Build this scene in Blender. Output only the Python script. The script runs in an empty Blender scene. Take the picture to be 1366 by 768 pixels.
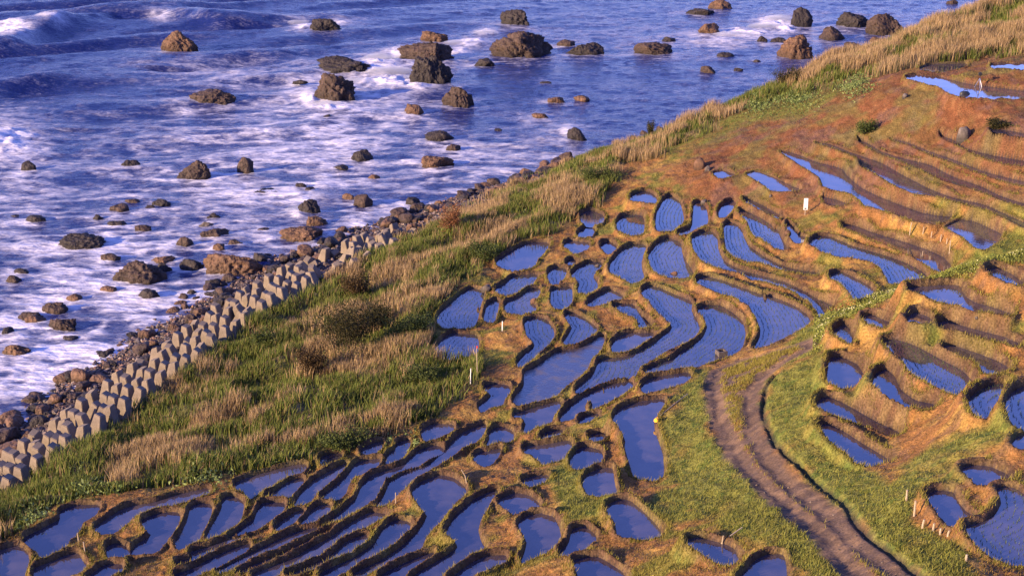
import bpy, bmesh, math, random
import numpy as np
from mathutils import Vector, Matrix
from mathutils.geometry import delaunay_2d_cdt
random.seed(7); RNG = np.random.default_rng(7)
scene = bpy.context.scene
COL = scene.collection
R = math.radians

# ------------------------------------------------------------------ camera
W0, H0, FPX = 1366.0, 768.0, 1900.0          # photograph size, focal length in its pixels
CAM_H, PITCH = 46.0, math.atan2(684, 1900)
cp, sp = math.cos(PITCH), math.sin(PITCH)
def ray(u, v):
    a = (np.asarray(u, float)-W0/2)/FPX; b = -(np.asarray(v, float)-H0/2)/FPX
    return np.stack([a, cp + b*sp, -sp + b*cp], -1)
def at(u, v, z):                                # point of a sight line at height z
    d = ray(u, v); t = (np.asarray(z, float)-CAM_H)/d[..., 2]
    return d[..., 0]*t, d[..., 1]*t
def proj(x, y, z):
    dz = z-CAM_H
    dep = y*cp - dz*sp; up = y*sp + dz*cp
    dep = np.maximum(dep, 1e-3)
    return W0/2 + FPX*x/dep, H0/2 - FPX*up/dep
cam_d = bpy.data.cameras.new('camera'); cam = bpy.data.objects.new('camera', cam_d); COL.objects.link(cam)
cam.location = (0, 0, CAM_H); cam.rotation_euler = (math.pi/2-PITCH, 0, 0)
cam_d.sensor_width = 36; cam_d.lens = 36*FPX/W0; cam_d.clip_end = 9000; cam_d.clip_start = .5
scene.camera = cam

# ------------------------------------------------------------------ noise
_T = np.random.default_rng(3).random((256, 256))
def vn(x, y, s=0):
    x = np.asarray(x, float)+s*37.17; y = np.asarray(y, float)+s*11.73
    xi = np.floor(x).astype(int); yi = np.floor(y).astype(int)
    fx = x-xi; fy = y-yi; fx = fx*fx*(3-2*fx); fy = fy*fy*(3-2*fy)
    a = _T[xi & 255, yi & 255]; b = _T[(xi+1) & 255, yi & 255]; c = _T[xi & 255, (yi+1) & 255]; d = _T[(xi+1) & 255, (yi+1) & 255]
    return (a*(1-fx)+b*fx)*(1-fy) + (c*(1-fx)+d*fx)*fy
def fbm(x, y, s=0, o=4):
    r = 0; a = .5
    for k in range(o):
        r = r + a*vn(x, y, s+k*5); x = x*2.03; y = y*2.03; a *= .5
    return r/(1-.5**o)                           # 0..1, mean .5
def sst(a, b, x):
    t = np.clip((x-a)/(b-a), 0, 1); return t*t*(3-2*t)

# ------------------------------------------------------------------ mesh / object helpers
def raw_mesh(name, V, F, smooth=True):
    V = np.asarray(V, np.float32); F = np.asarray(F, np.int32); n = F.shape[1]
    me = bpy.data.meshes.new(name)
    me.vertices.add(len(V)); me.vertices.foreach_set('co', V.ravel())
    me.loops.add(F.size); me.loops.foreach_set('vertex_index', F.ravel())
    me.polygons.add(len(F)); me.polygons.foreach_set('loop_start', np.arange(len(F), dtype=np.int32)*n)
    me.polygons.foreach_set('loop_total', np.full(len(F), n, np.int32))
    me.polygons.foreach_set('use_smooth', np.full(len(F), smooth, bool))
    me.update(calc_edges=True); return me
def vcol(me, C, name='tint'):
    C = np.asarray(C, np.float32)
    if C.shape[1] == 3: C = np.concatenate([C, np.ones((len(C), 1), np.float32)], 1)
    at_ = me.color_attributes.new(name, 'FLOAT_COLOR', 'POINT'); at_.data.foreach_set('color', C.ravel())
def put(name, me, m=None, parent=None, label=None, cat=None, group=None, kind=None, loc=None, rot=None, scale=None):
    o = bpy.data.objects.new(name, me); COL.objects.link(o)
    if m is not None and me is not None and not me.materials: me.materials.append(m)
    if parent: o.parent = parent
    if label: o['label'] = label
    if cat: o['category'] = cat
    if group: o['group'] = group
    if kind: o['kind'] = kind
    if loc is not None: o.location = loc
    if rot is not None: o.rotation_euler = rot
    if scale is not None: o.scale = scale
    return o
def bm_mesh(bm, name='shape', smooth=False):
    me = bpy.data.meshes.new(name); bm.to_mesh(me); bm.free()
    for p in me.polygons: p.use_smooth = smooth
    return me
def tube(bm, pts, r, seg=8, r2=None):
    pts = [Vector(p) for p in pts]; rings = []
    for i, p in enumerate(pts):
        t = (pts[min(i+1, len(pts)-1)]-pts[max(i-1, 0)]).normalized()
        a = t.orthogonal().normalized(); b = t.cross(a)
        rr = r if r2 is None else r+(r2-r)*i/(len(pts)-1)
        rings.append([bm.verts.new(p+(a*math.cos(k*2*math.pi/seg)+b*math.sin(k*2*math.pi/seg))*rr) for k in range(seg)])
    for A, B in zip(rings, rings[1:]):
        for k in range(seg): bm.faces.new((A[k], A[(k+1) % seg], B[(k+1) % seg], B[k]))
    bm.faces.new(rings[0][::-1]); bm.faces.new(rings[-1])
def box(bm, c, s, rz=0, taper=1, bev=0):
    M = Matrix.Rotation(rz, 4, 'Z'); vs = []
    for z in (-.5, .5):
        k = taper if z > 0 else 1
        for x, y in ((-.5, -.5), (.5, -.5), (.5, .5), (-.5, .5)):
            vs.append(bm.verts.new(Vector(c)+M @ Vector((x*s[0]*k, y*s[1]*k, z*s[2]))))
    fs = [(3, 2, 1, 0), (4, 5, 6, 7), (0, 1, 5, 4), (1, 2, 6, 5), (2, 3, 7, 6), (3, 0, 4, 7)]
    new = [bm.faces.new([vs[i] for i in f]) for f in fs]
    if bev: bmesh.ops.bevel(bm, geom=list({e for f in new for e in f.edges}), offset=bev, segments=2, affect='EDGES')

# ------------------------------------------------------------------ materials
def mat(name, col=(.5, .5, .5), rough=.8, spec=.3, attr=None, n1=(3., .25), n2=(40., .3), bump=0., bscale=30., metal=0., trans=0.):
    m = bpy.data.materials.new(name); m.use_nodes = True; nt = m.node_tree; N = nt.nodes; Lk = nt.links
    b = N['Principled BSDF']; b.inputs['Roughness'].default_value = rough; b.inputs['Specular IOR Level'].default_value = spec
    b.inputs['Metallic'].default_value = metal
    tc = N.new('ShaderNodeTexCoord')
    if attr:
        a = N.new('ShaderNodeVertexColor'); a.layer_name = attr; src = a.outputs['Color']
    else:
        a = N.new('ShaderNodeRGB'); a.outputs[0].default_value = (*col, 1); src = a.outputs[0]
    for sc, amt in (n1, n2):
        if amt <= 0: continue
        nz = N.new('ShaderNodeTexNoise'); nz.inputs['Scale'].default_value = sc; nz.inputs['Detail'].default_value = 5; Lk.new(tc.outputs['Object'], nz.inputs['Vector'])
        mr = N.new('ShaderNodeMapRange'); mr.inputs[1].default_value = .3; mr.inputs[2].default_value = .7; mr.inputs[3].default_value = 1-amt; mr.inputs[4].default_value = 1+amt
        Lk.new(nz.outputs['Fac'], mr.inputs[0])
        vm = N.new('ShaderNodeVectorMath'); vm.operation = 'SCALE'; Lk.new(src, vm.inputs[0]); Lk.new(mr.outputs[0], vm.inputs['Scale']); src = vm.outputs[0]
    Lk.new(src, b.inputs['Base Color'])
    if bump:
        nz = N.new('ShaderNodeTexNoise'); nz.inputs['Scale'].default_value = bscale; nz.inputs['Detail'].default_value = 6; Lk.new(tc.outputs['Object'], nz.inputs['Vector'])
        bp = N.new('ShaderNodeBump'); bp.inputs['Strength'].default_value = 1; bp.inputs['Distance'].default_value = bump
        Lk.new(nz.outputs['Fac'], bp.inputs['Height']); Lk.new(bp.outputs[0], b.inputs['Normal'])
    if trans:
        t = N.new('ShaderNodeBsdfTranslucent'); Lk.new(src, t.inputs['Color']); mx = N.new('ShaderNodeMixShader'); mx.inputs[0].default_value = trans
        Lk.new(b.outputs[0], mx.inputs[1]); Lk.new(t.outputs[0], mx.inputs[2]); Lk.new(mx.outputs[0], N['Material Output'].inputs['Surface'])
    return m

# ------------------------------------------------------------------ light and sky
SUN_EL = R(16); TOSUN = Vector((-.86, -.51, 0)).normalized()
sun_d = bpy.data.lights.new('sun', 'SUN'); sun_d.energy = 5.0; sun_d.angle = R(.5); sun_d.color = (1, .73, .43)
sun = bpy.data.objects.new('sun', sun_d); COL.objects.link(sun)
S = Vector((TOSUN.x*math.cos(SUN_EL), TOSUN.y*math.cos(SUN_EL), math.sin(SUN_EL)))
sun.rotation_euler = S.to_track_quat('Z', 'Y').to_euler()
world = bpy.data.worlds.new('World'); scene.world = world; world.use_nodes = True
wn = world.node_tree.nodes; wl = world.node_tree.links
sky = wn.new('ShaderNodeTexSky'); sky.sky_type = 'NISHITA'; sky.sun_disc = False
sky.sun_elevation = SUN_EL; sky.sun_rotation = math.atan2(TOSUN.x, TOSUN.y) % (2*math.pi)
sky.ozone_density = 4.0; sky.air_density = 1.0; sky.dust_density = .3
tint = wn.new('ShaderNodeVectorMath'); tint.operation = 'MULTIPLY'; tint.inputs[1].default_value = (1.06, .83, 1.42)   # violet evening sky
wl.new(sky.outputs[0], tint.inputs[0]); wl.new(tint.outputs[0], wn['Background'].inputs['Color'])
wn['Background'].inputs['Strength'].default_value = .118
vs_ = scene.view_settings; vs_.view_transform = 'Standard'; vs_.look = 'None'; vs_.gamma = 1; vs_.exposure = 1.45; vs_.use_curve_mapping = False
scene.render.engine = 'CYCLES'
# ------------------------------------------------------------------ the paddies: water outlines traced tile by tile
TILES = dict(A=(0, 620, 5.188), B=(240, 600, 4.573), C=(480, 560, 3.692), D=(720, 560, 3.692), E=(940, 560, 3.692), F=(1130, 560, 3.691),
             G=(560, 260, 4.8), H=(560, 400, 4.519), I=(780, 240, 4.8), J=(780, 380, 4.265), K=(1010, 160, 3.837), L=(1000, 300, 3.732),
             M=(1060, 400, 3.49), N=(1000, 0, 3.732), P=(560, 500, 5.119), T=(860, 100, 4.8))
PAD = """
a0 A 170,515 300,450 430,385 425,325 530,290 690,288 640,340 560,390 540,440 470,520 430,580 330,625 285,635 275,595 215,555
a0 A 0,605 60,585 120,570 180,610 190,660 160,740 150,800 -60,800 -60,620
a0 A 250,720 340,690 440,640 540,620 560,670 590,690 550,730 440,760 380,800 245,800
a0 A 660,440 740,390 840,320 920,295 1080,270 1200,225 1349,190 1437,172 1437,185 1349,215 1220,265 1090,285 930,345 860,400 790,455 720,470
a0 A 985,385 1080,345 1200,335 1235,345 1225,400 1190,460 1120,545 1080,590 950,610 880,620 930,570 1040,510 1060,470 1020,430
a0 A 745,575 800,550 870,570 900,590 860,630 780,640 750,610
a0 A 640,768 700,720 760,695 840,695 830,720 760,745 690,800 600,800
b0 B 75,350 130,335 185,340 180,390 150,460 100,545 60,580 -10,590 -20,560 20,510 60,420
b0 B 265,310 300,290 355,305 380,330 370,390 345,440 300,475 230,510 165,540 185,490 235,410 270,350
b0 B 345,210 400,185 560,140 690,105 770,95 730,130 650,150 590,180 555,225 500,245 450,270 430,290 400,240 350,225
b0 B 860,55 920,35 985,30 960,55 920,80 880,85
b0 B 540,270 600,250 680,195 745,180 755,195 700,240 670,290 560,290 520,285
b0 B 510,325 560,315 640,318 625,360 570,405 520,435 460,480 330,515 290,535 400,470 465,430 485,370
b0 B 740,275 760,240 830,190 900,150 960,110 1015,90 1000,120 920,200 840,260 790,300 740,330 700,335
b0 B 860,290 910,240 980,190 1050,120 1090,78 C 30,195 100,192 75,230 10,260 B 1060,150 1020,200 1000,255 950,300 890,300
b0 B 745,440 790,390 860,340 920,330 905,370 870,400 810,430 750,450
b0 B 590,470 660,420 730,370 760,375 700,420 650,460 600,480
b0 B 60,622 170,590 300,545 400,522 300,563 180,602 80,642
b0 B -10,690 100,648 200,608 330,578 250,603 130,650 70,685 -10,707
b0 B -20,765 90,722 200,650 300,605 430,578 400,607 300,662 180,720 110,745 60,770 -20,785
b0 B 230,740 330,680 450,630 600,560 720,505 860,470 940,420 1010,370 1090,300 1120,220 C 60,278 150,250 230,220 260,190 300,155 380,130 420,140 350,180 300,210 200,235 120,285 95,330 70,375 B 1150,305 1060,365 980,425 900,455 800,500 700,570 560,630 430,680 330,725 240,745
b0 B 340,755 440,700 600,640 760,560 880,500 950,475 870,525 760,590 680,625 520,690 400,740
b0 B 430,765 560,710 690,660 780,600 900,540 1000,480 1090,430 1150,395 1189,388 C 130,463 60,498 0,535 B 1040,505 980,545 920,590 850,640 740,695 640,730 540,775
b0 B 640,765 760,720 880,670 960,620 1010,560 1090,530 1140,525 1100,570 1040,620 960,650 880,690 800,720 720,755
b0 B 850,768 960,710 1060,668 1189,585 C 110,560 140,520 180,500 240,508 235,540 190,590 120,640 40,680 B 1100,690 1000,730 930,768
c0 C 265,350 300,310 400,275 470,295 515,335 520,355 470,395 430,450 390,510 350,540 310,590 290,640 200,680 100,720 0,765 -30,765 0,745 120,690 220,620 300,540 345,465 300,415 275,380
c0 C 120,760 250,690 320,670 370,655 300,690 230,750 200,785 100,785
c0 C 470,480 560,400 640,360 680,350 640,390 620,430 590,480 575,540 590,600 620,640 560,660 480,710 420,760 390,790 240,790 300,750 420,680 490,630 480,590 420,550 450,520
c0 C 480,760 560,700 620,675 720,670 710,695 640,720 560,755 520,790 440,790
c0 C 685,400 760,365 830,375 875,410 880,430 800,440 765,460 720,430
c0 C 785,510 830,475 890,462 D 20,470 65,480 90,530 100,585 75,625 20,665 C 880,670 830,690 800,695 820,650 830,600 815,560
c0 C 800,300 850,285 930,275 890,310 840,320
c0 C 85,425 115,385 140,345 145,305 220,265 330,225 410,160 460,110 490,80 560,45 620,25 605,60 580,95 500,130 440,180 380,215 300,260 240,305 215,350 170,395 130,430
p0 P 20,385 60,360 110,345 230,350 200,380 140,410 90,430 40,440
p0 P 440,85 520,72 600,82 605,110 565,160 555,195 490,205 420,238 415,215 460,180 520,135 490,105
p2 H 640,440 700,410 760,370 830,320 980,290 1110,210 1080,300 1020,350 1000,410 960,450 880,500 840,540 810,570 700,600 600,620 570,610 600,570 640,520 640,470
p0 P 640,270 700,265 740,250 860,215 960,190 940,230 900,270 890,310 850,330 790,360 740,385 720,390 740,330 720,290 690,270
p0 P 965,300 1000,250 1060,200 1130,145 1190,115 1270,90 J 100,590 190,562 270,548 265,575 190,620 130,655 60,685 0,700 P 1180,205 1090,250 1030,300
p0 P 480,400 520,370 570,370 625,390 630,430 600,450 500,475 450,485 490,440
b0 C 190,120 240,105 235,130 210,170 190,200 130,210 150,170 185,150
b0 C 10,150 60,125 110,115 95,140 60,175 10,180
p0 P 375,560 430,530 560,492 520,550 475,605 435,612 400,590
p0 P 710,505 800,485 860,470 960,460 1020,460 1030,490 1000,530 980,570 940,590 850,600 820,570 770,540
p0 P 1040,570 1080,520 1140,500 1220,520 1240,550 1220,600 1150,620 1070,628 1040,610
d0 D 215,310 240,270 290,245 355,240 360,300 375,365 300,375 240,355
d0 D 245,80 290,70 325,75 300,92 255,95
p0 P 830,430 870,400 970,385 950,410 880,435 820,450
p0 P 1100,300 1150,285 1220,275 1200,300 1140,325 1095,320
d0 J 165,760 195,718 240,692 330,668 455,655 430,690 400,740 D 555,10 560,60 580,110 600,170 605,250 600,290 560,305 510,300 470,275 455,230 440,180 425,130 430,100 415,60 390,20
d0 D 330,430 380,400 440,400 500,450 560,510 600,560 580,580 500,578 430,570 385,550 380,500 350,460
d0 D 165,540 220,530 260,560 275,580 240,610 200,650 140,665 100,655 150,610
d0 D 165,690 230,680 290,680 340,710 400,750 430,800 200,800 190,740
d0 D 720,595 780,585 850,600 920,620 955,640 975,690 940,725 880,700 800,650
d0 E 200,755 250,700 300,670 385,665 395,720 400,810 150,810
f0 F 395,372 440,350 520,355 540,400 580,450 635,480 580,495 520,530 485,500 440,440
f0 F 565,240 620,225 700,230 790,270 800,300 740,310 680,320 640,310 600,275
f1 F 735,335 780,325 830,340 871,370 940,420 960,700 880,715 790,705 700,660 640,610 600,560 590,520 680,505 740,460 765,410 755,365
f0 M 1015,665 1040,640 1090,620 1140,640 1100,680 1040,682
m0 M 110,585 150,580 230,615 330,680 440,745 430,768 330,768 290,760 240,710 170,645
m0 M 100,490 130,455 180,460 260,500 380,570 490,620 480,635 400,610 300,570 240,555 170,525
m0 M 165,270 220,270 290,300 325,360 320,385 280,410 220,410 165,385 155,370
m0 M 365,395 380,345 420,325 460,350 490,420 560,470 660,490 600,505 530,485 470,455 410,430
m1 M 405,200 470,185 560,215 680,280 780,330 830,385 820,420 770,445 700,420 620,375 540,335 500,270 430,215
m0 M 180,150 220,120 250,130 265,180 260,195 220,180
m0 M 310,85 360,70 420,100 450,105 410,130 350,105
m1 M 815,460 860,425 920,398 990,390 955,430 930,480 915,530 880,550 840,530 820,500
m1 M 985,500 995,450 1040,415 1110,395 1150,500 1120,620 1060,605 1010,560
m0 L 780,318 860,308 1040,300 1060,350 1120,390 1200,410 1300,445 1280,455 1150,425 1090,412 1010,390 930,370 860,340
m0 L 1180,225 1230,215 1300,245 1366,295 1330,300 1290,290 1240,260
m0 M 660,115 700,100 840,140 960,170 1045,205 1030,215 940,190 860,170 750,140
m0 M 520,90 560,60 620,80 640,100 580,105
m0 M 690,215 740,215 850,250 940,285 1000,320 940,345 890,340 860,300 780,255
k0 K 110,160 180,165 300,215 430,245 465,290 530,345 620,390 710,425 830,470 930,490 1010,495 960,520 900,530 800,515 700,480 610,450 550,440 530,410 480,375 340,345 320,290 230,235
k0 K 960,550 1040,510 1110,515 1260,585 1230,625 1160,665 1110,650 1060,600
k0 K 290,115 380,125 500,175 630,215 760,290 900,360 1010,400 1160,430 1290,490 1400,540 1400,565 1200,470 1060,430 900,385 800,375 740,350 680,320 600,270 530,235 520,195 420,155
k0 K 510,100 560,115 640,165 760,200 890,230 1000,290 1150,340 1250,390 1420,445 1420,475 1190,385 1100,350 950,310 850,260 720,205 630,175 540,125
k0 K 680,95 760,110 880,160 1000,200 1150,260 1300,300 1420,325 1420,355 1250,310 1100,260 980,210 900,185 780,130 700,108
k0 K 930,75 1000,100 1080,150 1200,180 1420,218 1420,243 1250,225 1120,180 1030,130 950,95
k0 K 1190,40 1300,55 1420,82 1420,97 1290,75 1200,60
k0 T 645,635 710,615 790,640 900,690 1015,740 960,752 810,742 760,700
k0 T 430,625 500,610 590,640 480,665
k0 K 330,390 400,405 475,432 420,445 350,430
l1 L 290,90 330,55 400,62 520,112 640,145 760,185 850,230 890,265 870,280 790,282 700,290 685,260 650,205 600,175 520,160 450,155 360,125
l0 L 450,5 520,5 620,45 760,85 880,125 960,160 1000,205 985,240 930,225 860,180 780,140 680,95 560,50
l1 I 985,195 1040,210 1110,240 1185,285 1215,330 L 130,20 160,75 185,120 140,115 80,80 30,40 I 1110,380 1070,330 1050,270
l0 L 185,-10 215,20 240,55 300,65 325,60 270,90 230,85 200,55
l0 I 1010,128 1070,135 1150,175 1240,225 1240,245 1180,215 1090,165
i0 I 870,200 900,160 960,145 930,190 900,225 870,230
l1 I 895,300 920,275 970,290 1000,320 1015,370 1050,430 1110,470 L 50,150 150,205 240,230 350,243 340,255 240,240 150,215 60,185 0,180 I 1030,510 960,490 910,440 900,370
l1 I 690,370 750,340 820,335 845,380 850,450 885,520 960,565 1060,600 L 90,265 180,290 260,330 340,375 420,408 375,430 355,465 340,430 300,380 220,325 110,285 0,262 I 1000,590 900,570 800,540 740,500 700,440
l1 I 715,650 745,625 800,625 900,655 1060,715 1180,755 L 60,345 150,375 230,410 285,450 305,490 240,525 150,565 70,610 J 960,365 1000,305 1005,250 985,190 935,110 905,95 850,60 I 870,720 780,680
l1 L 395,255 450,235 520,265 600,310 620,335 560,360 525,370 500,330 450,285
j1 J 335,35 365,15 420,25 520,70 600,100 595,150 625,195 645,245 620,290 570,325 490,350 430,385 350,430 300,480 280,515 180,520 90,545 30,575 H 1010,520 945,558 960,530 1030,475 1070,430 1085,375 J 130,425 250,405 340,365 430,310 500,260 520,225 480,200 440,160 400,120 375,80 340,55
j1 J 650,140 680,130 770,125 840,170 890,215 905,280 890,340 860,385 800,395 720,420 640,450 560,460 480,475 390,490 330,490 400,470 510,430 560,380 620,345 690,290 710,240 690,180
j0 J 330,580 370,545 450,520 560,505 600,510 570,540 490,570 400,595 340,600
j0 J 160,345 200,300 290,280 380,275 390,285 350,310 270,365 210,385 165,380
j1 J 150,115 200,105 265,110 300,165 340,215 380,235 340,245 310,235 330,205 290,180 220,145
h1 H 880,85 930,90 1000,130 1055,170 1060,190 1000,230 920,265 870,265 900,220 935,165 910,130
i1 I 60,765 90,735 160,715 230,740 270,765 200,775 120,785 20,800
i1 I 215,285 240,245 300,235 365,240 370,290 365,340 300,345 225,320
i1 I 465,280 475,210 510,140 545,110 600,150 615,210 625,260 570,315 475,320
i0 I 700,310 710,160 730,150 770,190 780,270 740,300 680,325 610,345 600,340
i1 I 170,580 180,530 230,450 300,430 390,425 370,480 350,520 355,580 370,620 340,645 300,650 250,620
i1 I 410,480 450,440 490,400 540,385 605,410 610,470 640,530 680,590 690,610 640,630 560,620 450,580 430,530
i0 I 110,420 150,405 210,430 190,460 150,465
g0 G 1005,265 1040,215 1075,205 1130,215 1090,260 1020,275
g0 G 1035,185 1040,130 1090,110 1170,140 1160,180 1100,195
i0 I 295,118 330,95 390,85 440,105 455,140 380,130
g0 G 490,435 560,390 660,330 740,315 820,315 790,360 745,400 730,440 640,470 590,478
g0 G 930,320 970,300 1020,295 1080,310 1070,335 1020,360 990,370 960,335
g1 G 490,605 560,570 600,530 640,525 750,520 730,555 720,590 680,595 620,625 560,635 510,620
g1 G 555,740 560,690 610,665 660,630 700,600 770,600 750,640 710,680 740,740 640,755
g1 G 840,490 870,475 940,475 920,520 890,560 890,575 840,575 830,520
g1 G 845,600 890,595 965,595 965,680 930,715 880,720 850,690
g1 G 975,510 1010,470 1080,445 1165,440 1120,480 1090,520 1125,560 1135,610 1080,625 1020,620 1040,560 1010,530
g0 G 930,440 970,420 1000,430 960,440
g1 G 185,715 260,650 330,605 400,625 400,655 380,690 375,745 H 350,30 345,90 320,150 300,170 200,168 140,155 112,120 135,75
g1 G 432,740 445,705 495,680 490,730 H 455,70 440,125 395,118 405,70
h1 H 100,290 150,240 200,195 280,215 335,220 345,260 340,310 280,335 190,355 120,330
h1 H 640,130 700,110 760,130 795,180 800,215 770,255 720,300 680,340 640,370 600,395 595,380 640,330 700,290 705,255 655,210
n0 N 845,345 900,325 1000,325 1090,320 1040,340 960,355 880,355
n0 N 1200,325 1290,320 1430,325 1430,350 1300,335 1210,335
n0 N 770,385 850,375 950,385 990,400 1100,425 1220,440 1430,465 1430,490 1200,485 1060,480 1000,465 950,430 850,405
"""
def parse(line):
    code, *tok = line.split(); t = None; P = []
    for k in tok:
        if k in TILES: t = TILES[k]; continue
        a, b = k.split(','); P.append((t[0]+float(a)/t[2], t[1]+float(b)/t[2]))
    return code, np.array(P)
def chaikin(P, n=2):
    for _ in range(n):
        Q = np.roll(P, -1, 0); P = np.stack([.86*P+.14*Q, .14*P+.86*Q], 1).reshape(-1, 2)
    return P
PADS = [parse(l) for l in PAD.strip().splitlines()]

# ------------------------------------------------------------------ lie of the land: picture point, height above the sea (m)
CTRL = [  # waterline and shore
 (-120,665,0),(0,580,.1),(60,541,.1),(130,493,.1),(200,446,.1),(290,397,.1),(380,341,.1),(470,312,.1),(560,283,.1),(650,256,.1),(740,224,.1),(60,590,1.0),(200,497,1.0),(380,375,1.0),
 (0,668,2.2),(60,628,2.2),(130,580,2.2),(200,532,2.2),(270,478,2.2),(350,420,2.2),(430,374,2.2),(540,322,2.2),
 # grassy bluff
 (20,690,4.4),(170,625,4),(260,580,3.8),(300,625,5),(360,500,3.4),(400,560,4.6),(450,440,3.6),(480,510,4.4),(540,400,3.6),(560,500,5),(560,350,3.2),(620,310,3.6),
 (700,280,4.4),(760,240,4.8),(830,205,5.6),(900,175,7),(960,148,8.6),(1040,112,11.4),(1110,85,13.4),(1200,52,16),(1290,22,17.4),(1366,0,18.4),(1440,-25,19),
 # lower-left strips
 (40,745,5.6),(100,700,5.5),(200,690,5.8),(300,665,6),(420,630,6.1),(520,600,6.3),(330,730,6.8),(450,720,7.4),(560,680,7.9),(600,580,6.4),(560,740,8.7),
 # bottom centre, centre
 (650,640,7.9),(650,700,9),(660,760,10.2),(720,620,8.1),(740,720,10),(800,600,8.7),(800,680,10.6),(800,760,12),(860,590,9.3),(860,690,11.6),
 (640,530,6.5),(720,520,7),(620,450,5.4),(610,410,5),(700,430,6),(790,470,7),(860,450,7.4),(900,520,8.4),(940,450,8),(960,420,8),(1040,410,8.4),
 (690,340,5.2),(720,380,5.4),(790,350,5.9),(800,390,6.3),(760,300,5.4),(850,290,6.3),(850,345,6.6),(900,300,7),(960,290,7.6),(920,350,7.2),(990,380,8),(1000,330,8),
 (800,260,6.6),(850,240,7.4),(900,220,8.5),(900,265,7.6),
 # far terraces rising to the right
 (1060,310,8.7),(1150,340,9.2),(1240,365,9.6),(1120,380,9),(1060,370,8.6),(1020,230,9.8),(1100,240,10.8),(1200,270,11),(1290,310,10.8),(1180,240,11.8),(1300,270,12.2),
 (1100,195,12.2),(1200,215,13.2),(1340,240,14.2),(1250,190,15),(1340,190,16.6),(1000,180,10.4),(1080,150,12.8),(1200,150,15.6),(1300,160,17),(1130,120,14),(1250,112,17.2),(1330,122,18),(1366,90,18.8),(1230,88,16.8),(1420,80,19.4),
 # spur with the flowers, terraces on its near side
 (1085,455,11.8),(1180,398,15.6),(1220,384,16.8),(1260,366,17.9),(1366,322,20.2),(1430,300,21),
 (1130,435,13.2),(1175,423,14.8),(1240,396,17),(1320,420,18),(1366,380,19),(1290,440,17),(1130,495,13.2),(1200,505,14.5),(1250,485,15.7),(1330,470,17),(1130,550,13.4),(1130,600,13.4),
 (1200,585,15),(1300,520,16.8),(1360,540,17.7),(1270,580,16.6),(1366,610,18.2),
 # track and slopes
 (985,480,9.6),(960,520,10),(975,580,11.5),(1030,630,13.2),(1090,690,15.4),(1150,740,17),(1190,768,18),(900,560,9.6),(920,640,11.6),(960,730,13.6),(1020,760,15),(1040,560,11.8),(1080,610,13.2),(1150,670,15.2),
 (1220,700,16.8),(1270,675,17),(1300,650,17.2),(1340,690,17.2),(1330,750,18.6),(1260,768,18.6)]
WCTRL = [(-70,60,4.5),(-60,45,8),(-30,35,13),(0,30,19),(25,28,24),(45,35,25),(70,50,26),(90,80,22),(50,60,20.5),(65,110,14),(80,125,17),(110,140,20),(130,190,18),(150,240,18),(60,70,21),
         (42,98,13),(50,106,12.4),(36,104,10.4),(-45,90,.5),(-60,80,.5),(-90,65,-1),(-110,30,-2),(-110,-20,-1),(-80,20,2),(-60,-10,6),(-20,-20,16),(30,-20,26),(80,-20,30),(150,-20,32),(150,60,28),(200,120,26),(220,220,24),(200,320,18),(-110,200,-4.5),(-110,390,-4.5),(0,390,-4.5),(100,390,-4.5),(210,400,-2),(20,5,25),
         (-80,120,-4),(-50,150,-4),(-20,180,-4),(5,215,-4),(40,250,-4),(80,290,-4),(120,330,-4),(-70,100,-2.5),
         (28,178,.2),(45,197,.2),(62,216,.2),(85,243,.2),(110,275,.2),(140,310,.2)]
cx, cy, cz = [], [], []
for u, v, z in CTRL:
    x, y = at(u, v, z); cx.append(float(x)); cy.append(float(y)); cz.append(z)
for x, y, z in WCTRL: cx.append(x); cy.append(y); cz.append(z)
cx, cy, cz = map(np.array, (cx, cy, cz))
def _phi(r2): return .5*r2*np.log(np.maximum(r2, 1e-9))
def tps_fit(x, y, z, lam):
    n = len(x); K = _phi((x[:, None]-x)**2+(y[:, None]-y)**2) + np.diag(np.broadcast_to(lam, n))
    Pm = np.stack([np.ones(n), x, y], 1); A = np.zeros((n+3, n+3)); A[:n, :n] = K; A[:n, n:] = Pm; A[n:, :n] = Pm.T
    return np.linalg.solve(A, np.concatenate([z, np.zeros(3)]))
gx = np.arange(-110, 220.1, 1.); gy = np.arange(-20, 400.1, 1.)
GX, GY = np.meshgrid(gx, gy)                     # [row y, col x]
def make_base(cx, cy, cz, lam):
    wt = tps_fit(cx, cy, cz, lam)
    Bz = np.full(GX.shape, wt[-3])+wt[-2]*GX+wt[-1]*GY
    for i in range(len(cx)): Bz += wt[i]*_phi((GX-cx[i])**2+(GY-cy[i])**2)
    return np.clip(Bz, -4.5, 34)
BASE = make_base(cx, cy, cz, 6.0)
def bil(G, x, y):
    fx = np.clip((np.asarray(x, float)-gx[0]), 0, len(gx)-1.001); fy = np.clip((np.asarray(y, float)-gy[0]), 0, len(gy)-1.001)
    i = fx.astype(int); j = fy.astype(int); a = fx-i; b = fy-j
    return (G[j, i]*(1-a)+G[j, i+1]*a)*(1-b)+(G[j+1, i]*(1-a)+G[j+1, i+1]*a)*b
def zbase(x, y): return bil(BASE, x, y)
_TS = np.geomspace(36, 420, 1500)
def hit(u, v, f=None):                           # where a sight line meets the land
    f = f or zbase; d = ray(u, v); p = d[None, :]*_TS[:, None]; h = f(p[:, 0], p[:, 1])-(p[:, 2]+CAM_H)
    k = np.argmax(h > 0)
    if h[k] <= 0: return None
    k = max(k, 1); a = h[k-1]/(h[k-1]-h[k]); q = p[k-1]+(p[k]-p[k-1])*a
    return float(q[0]), float(q[1]), float(q[2]+CAM_H)

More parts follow.
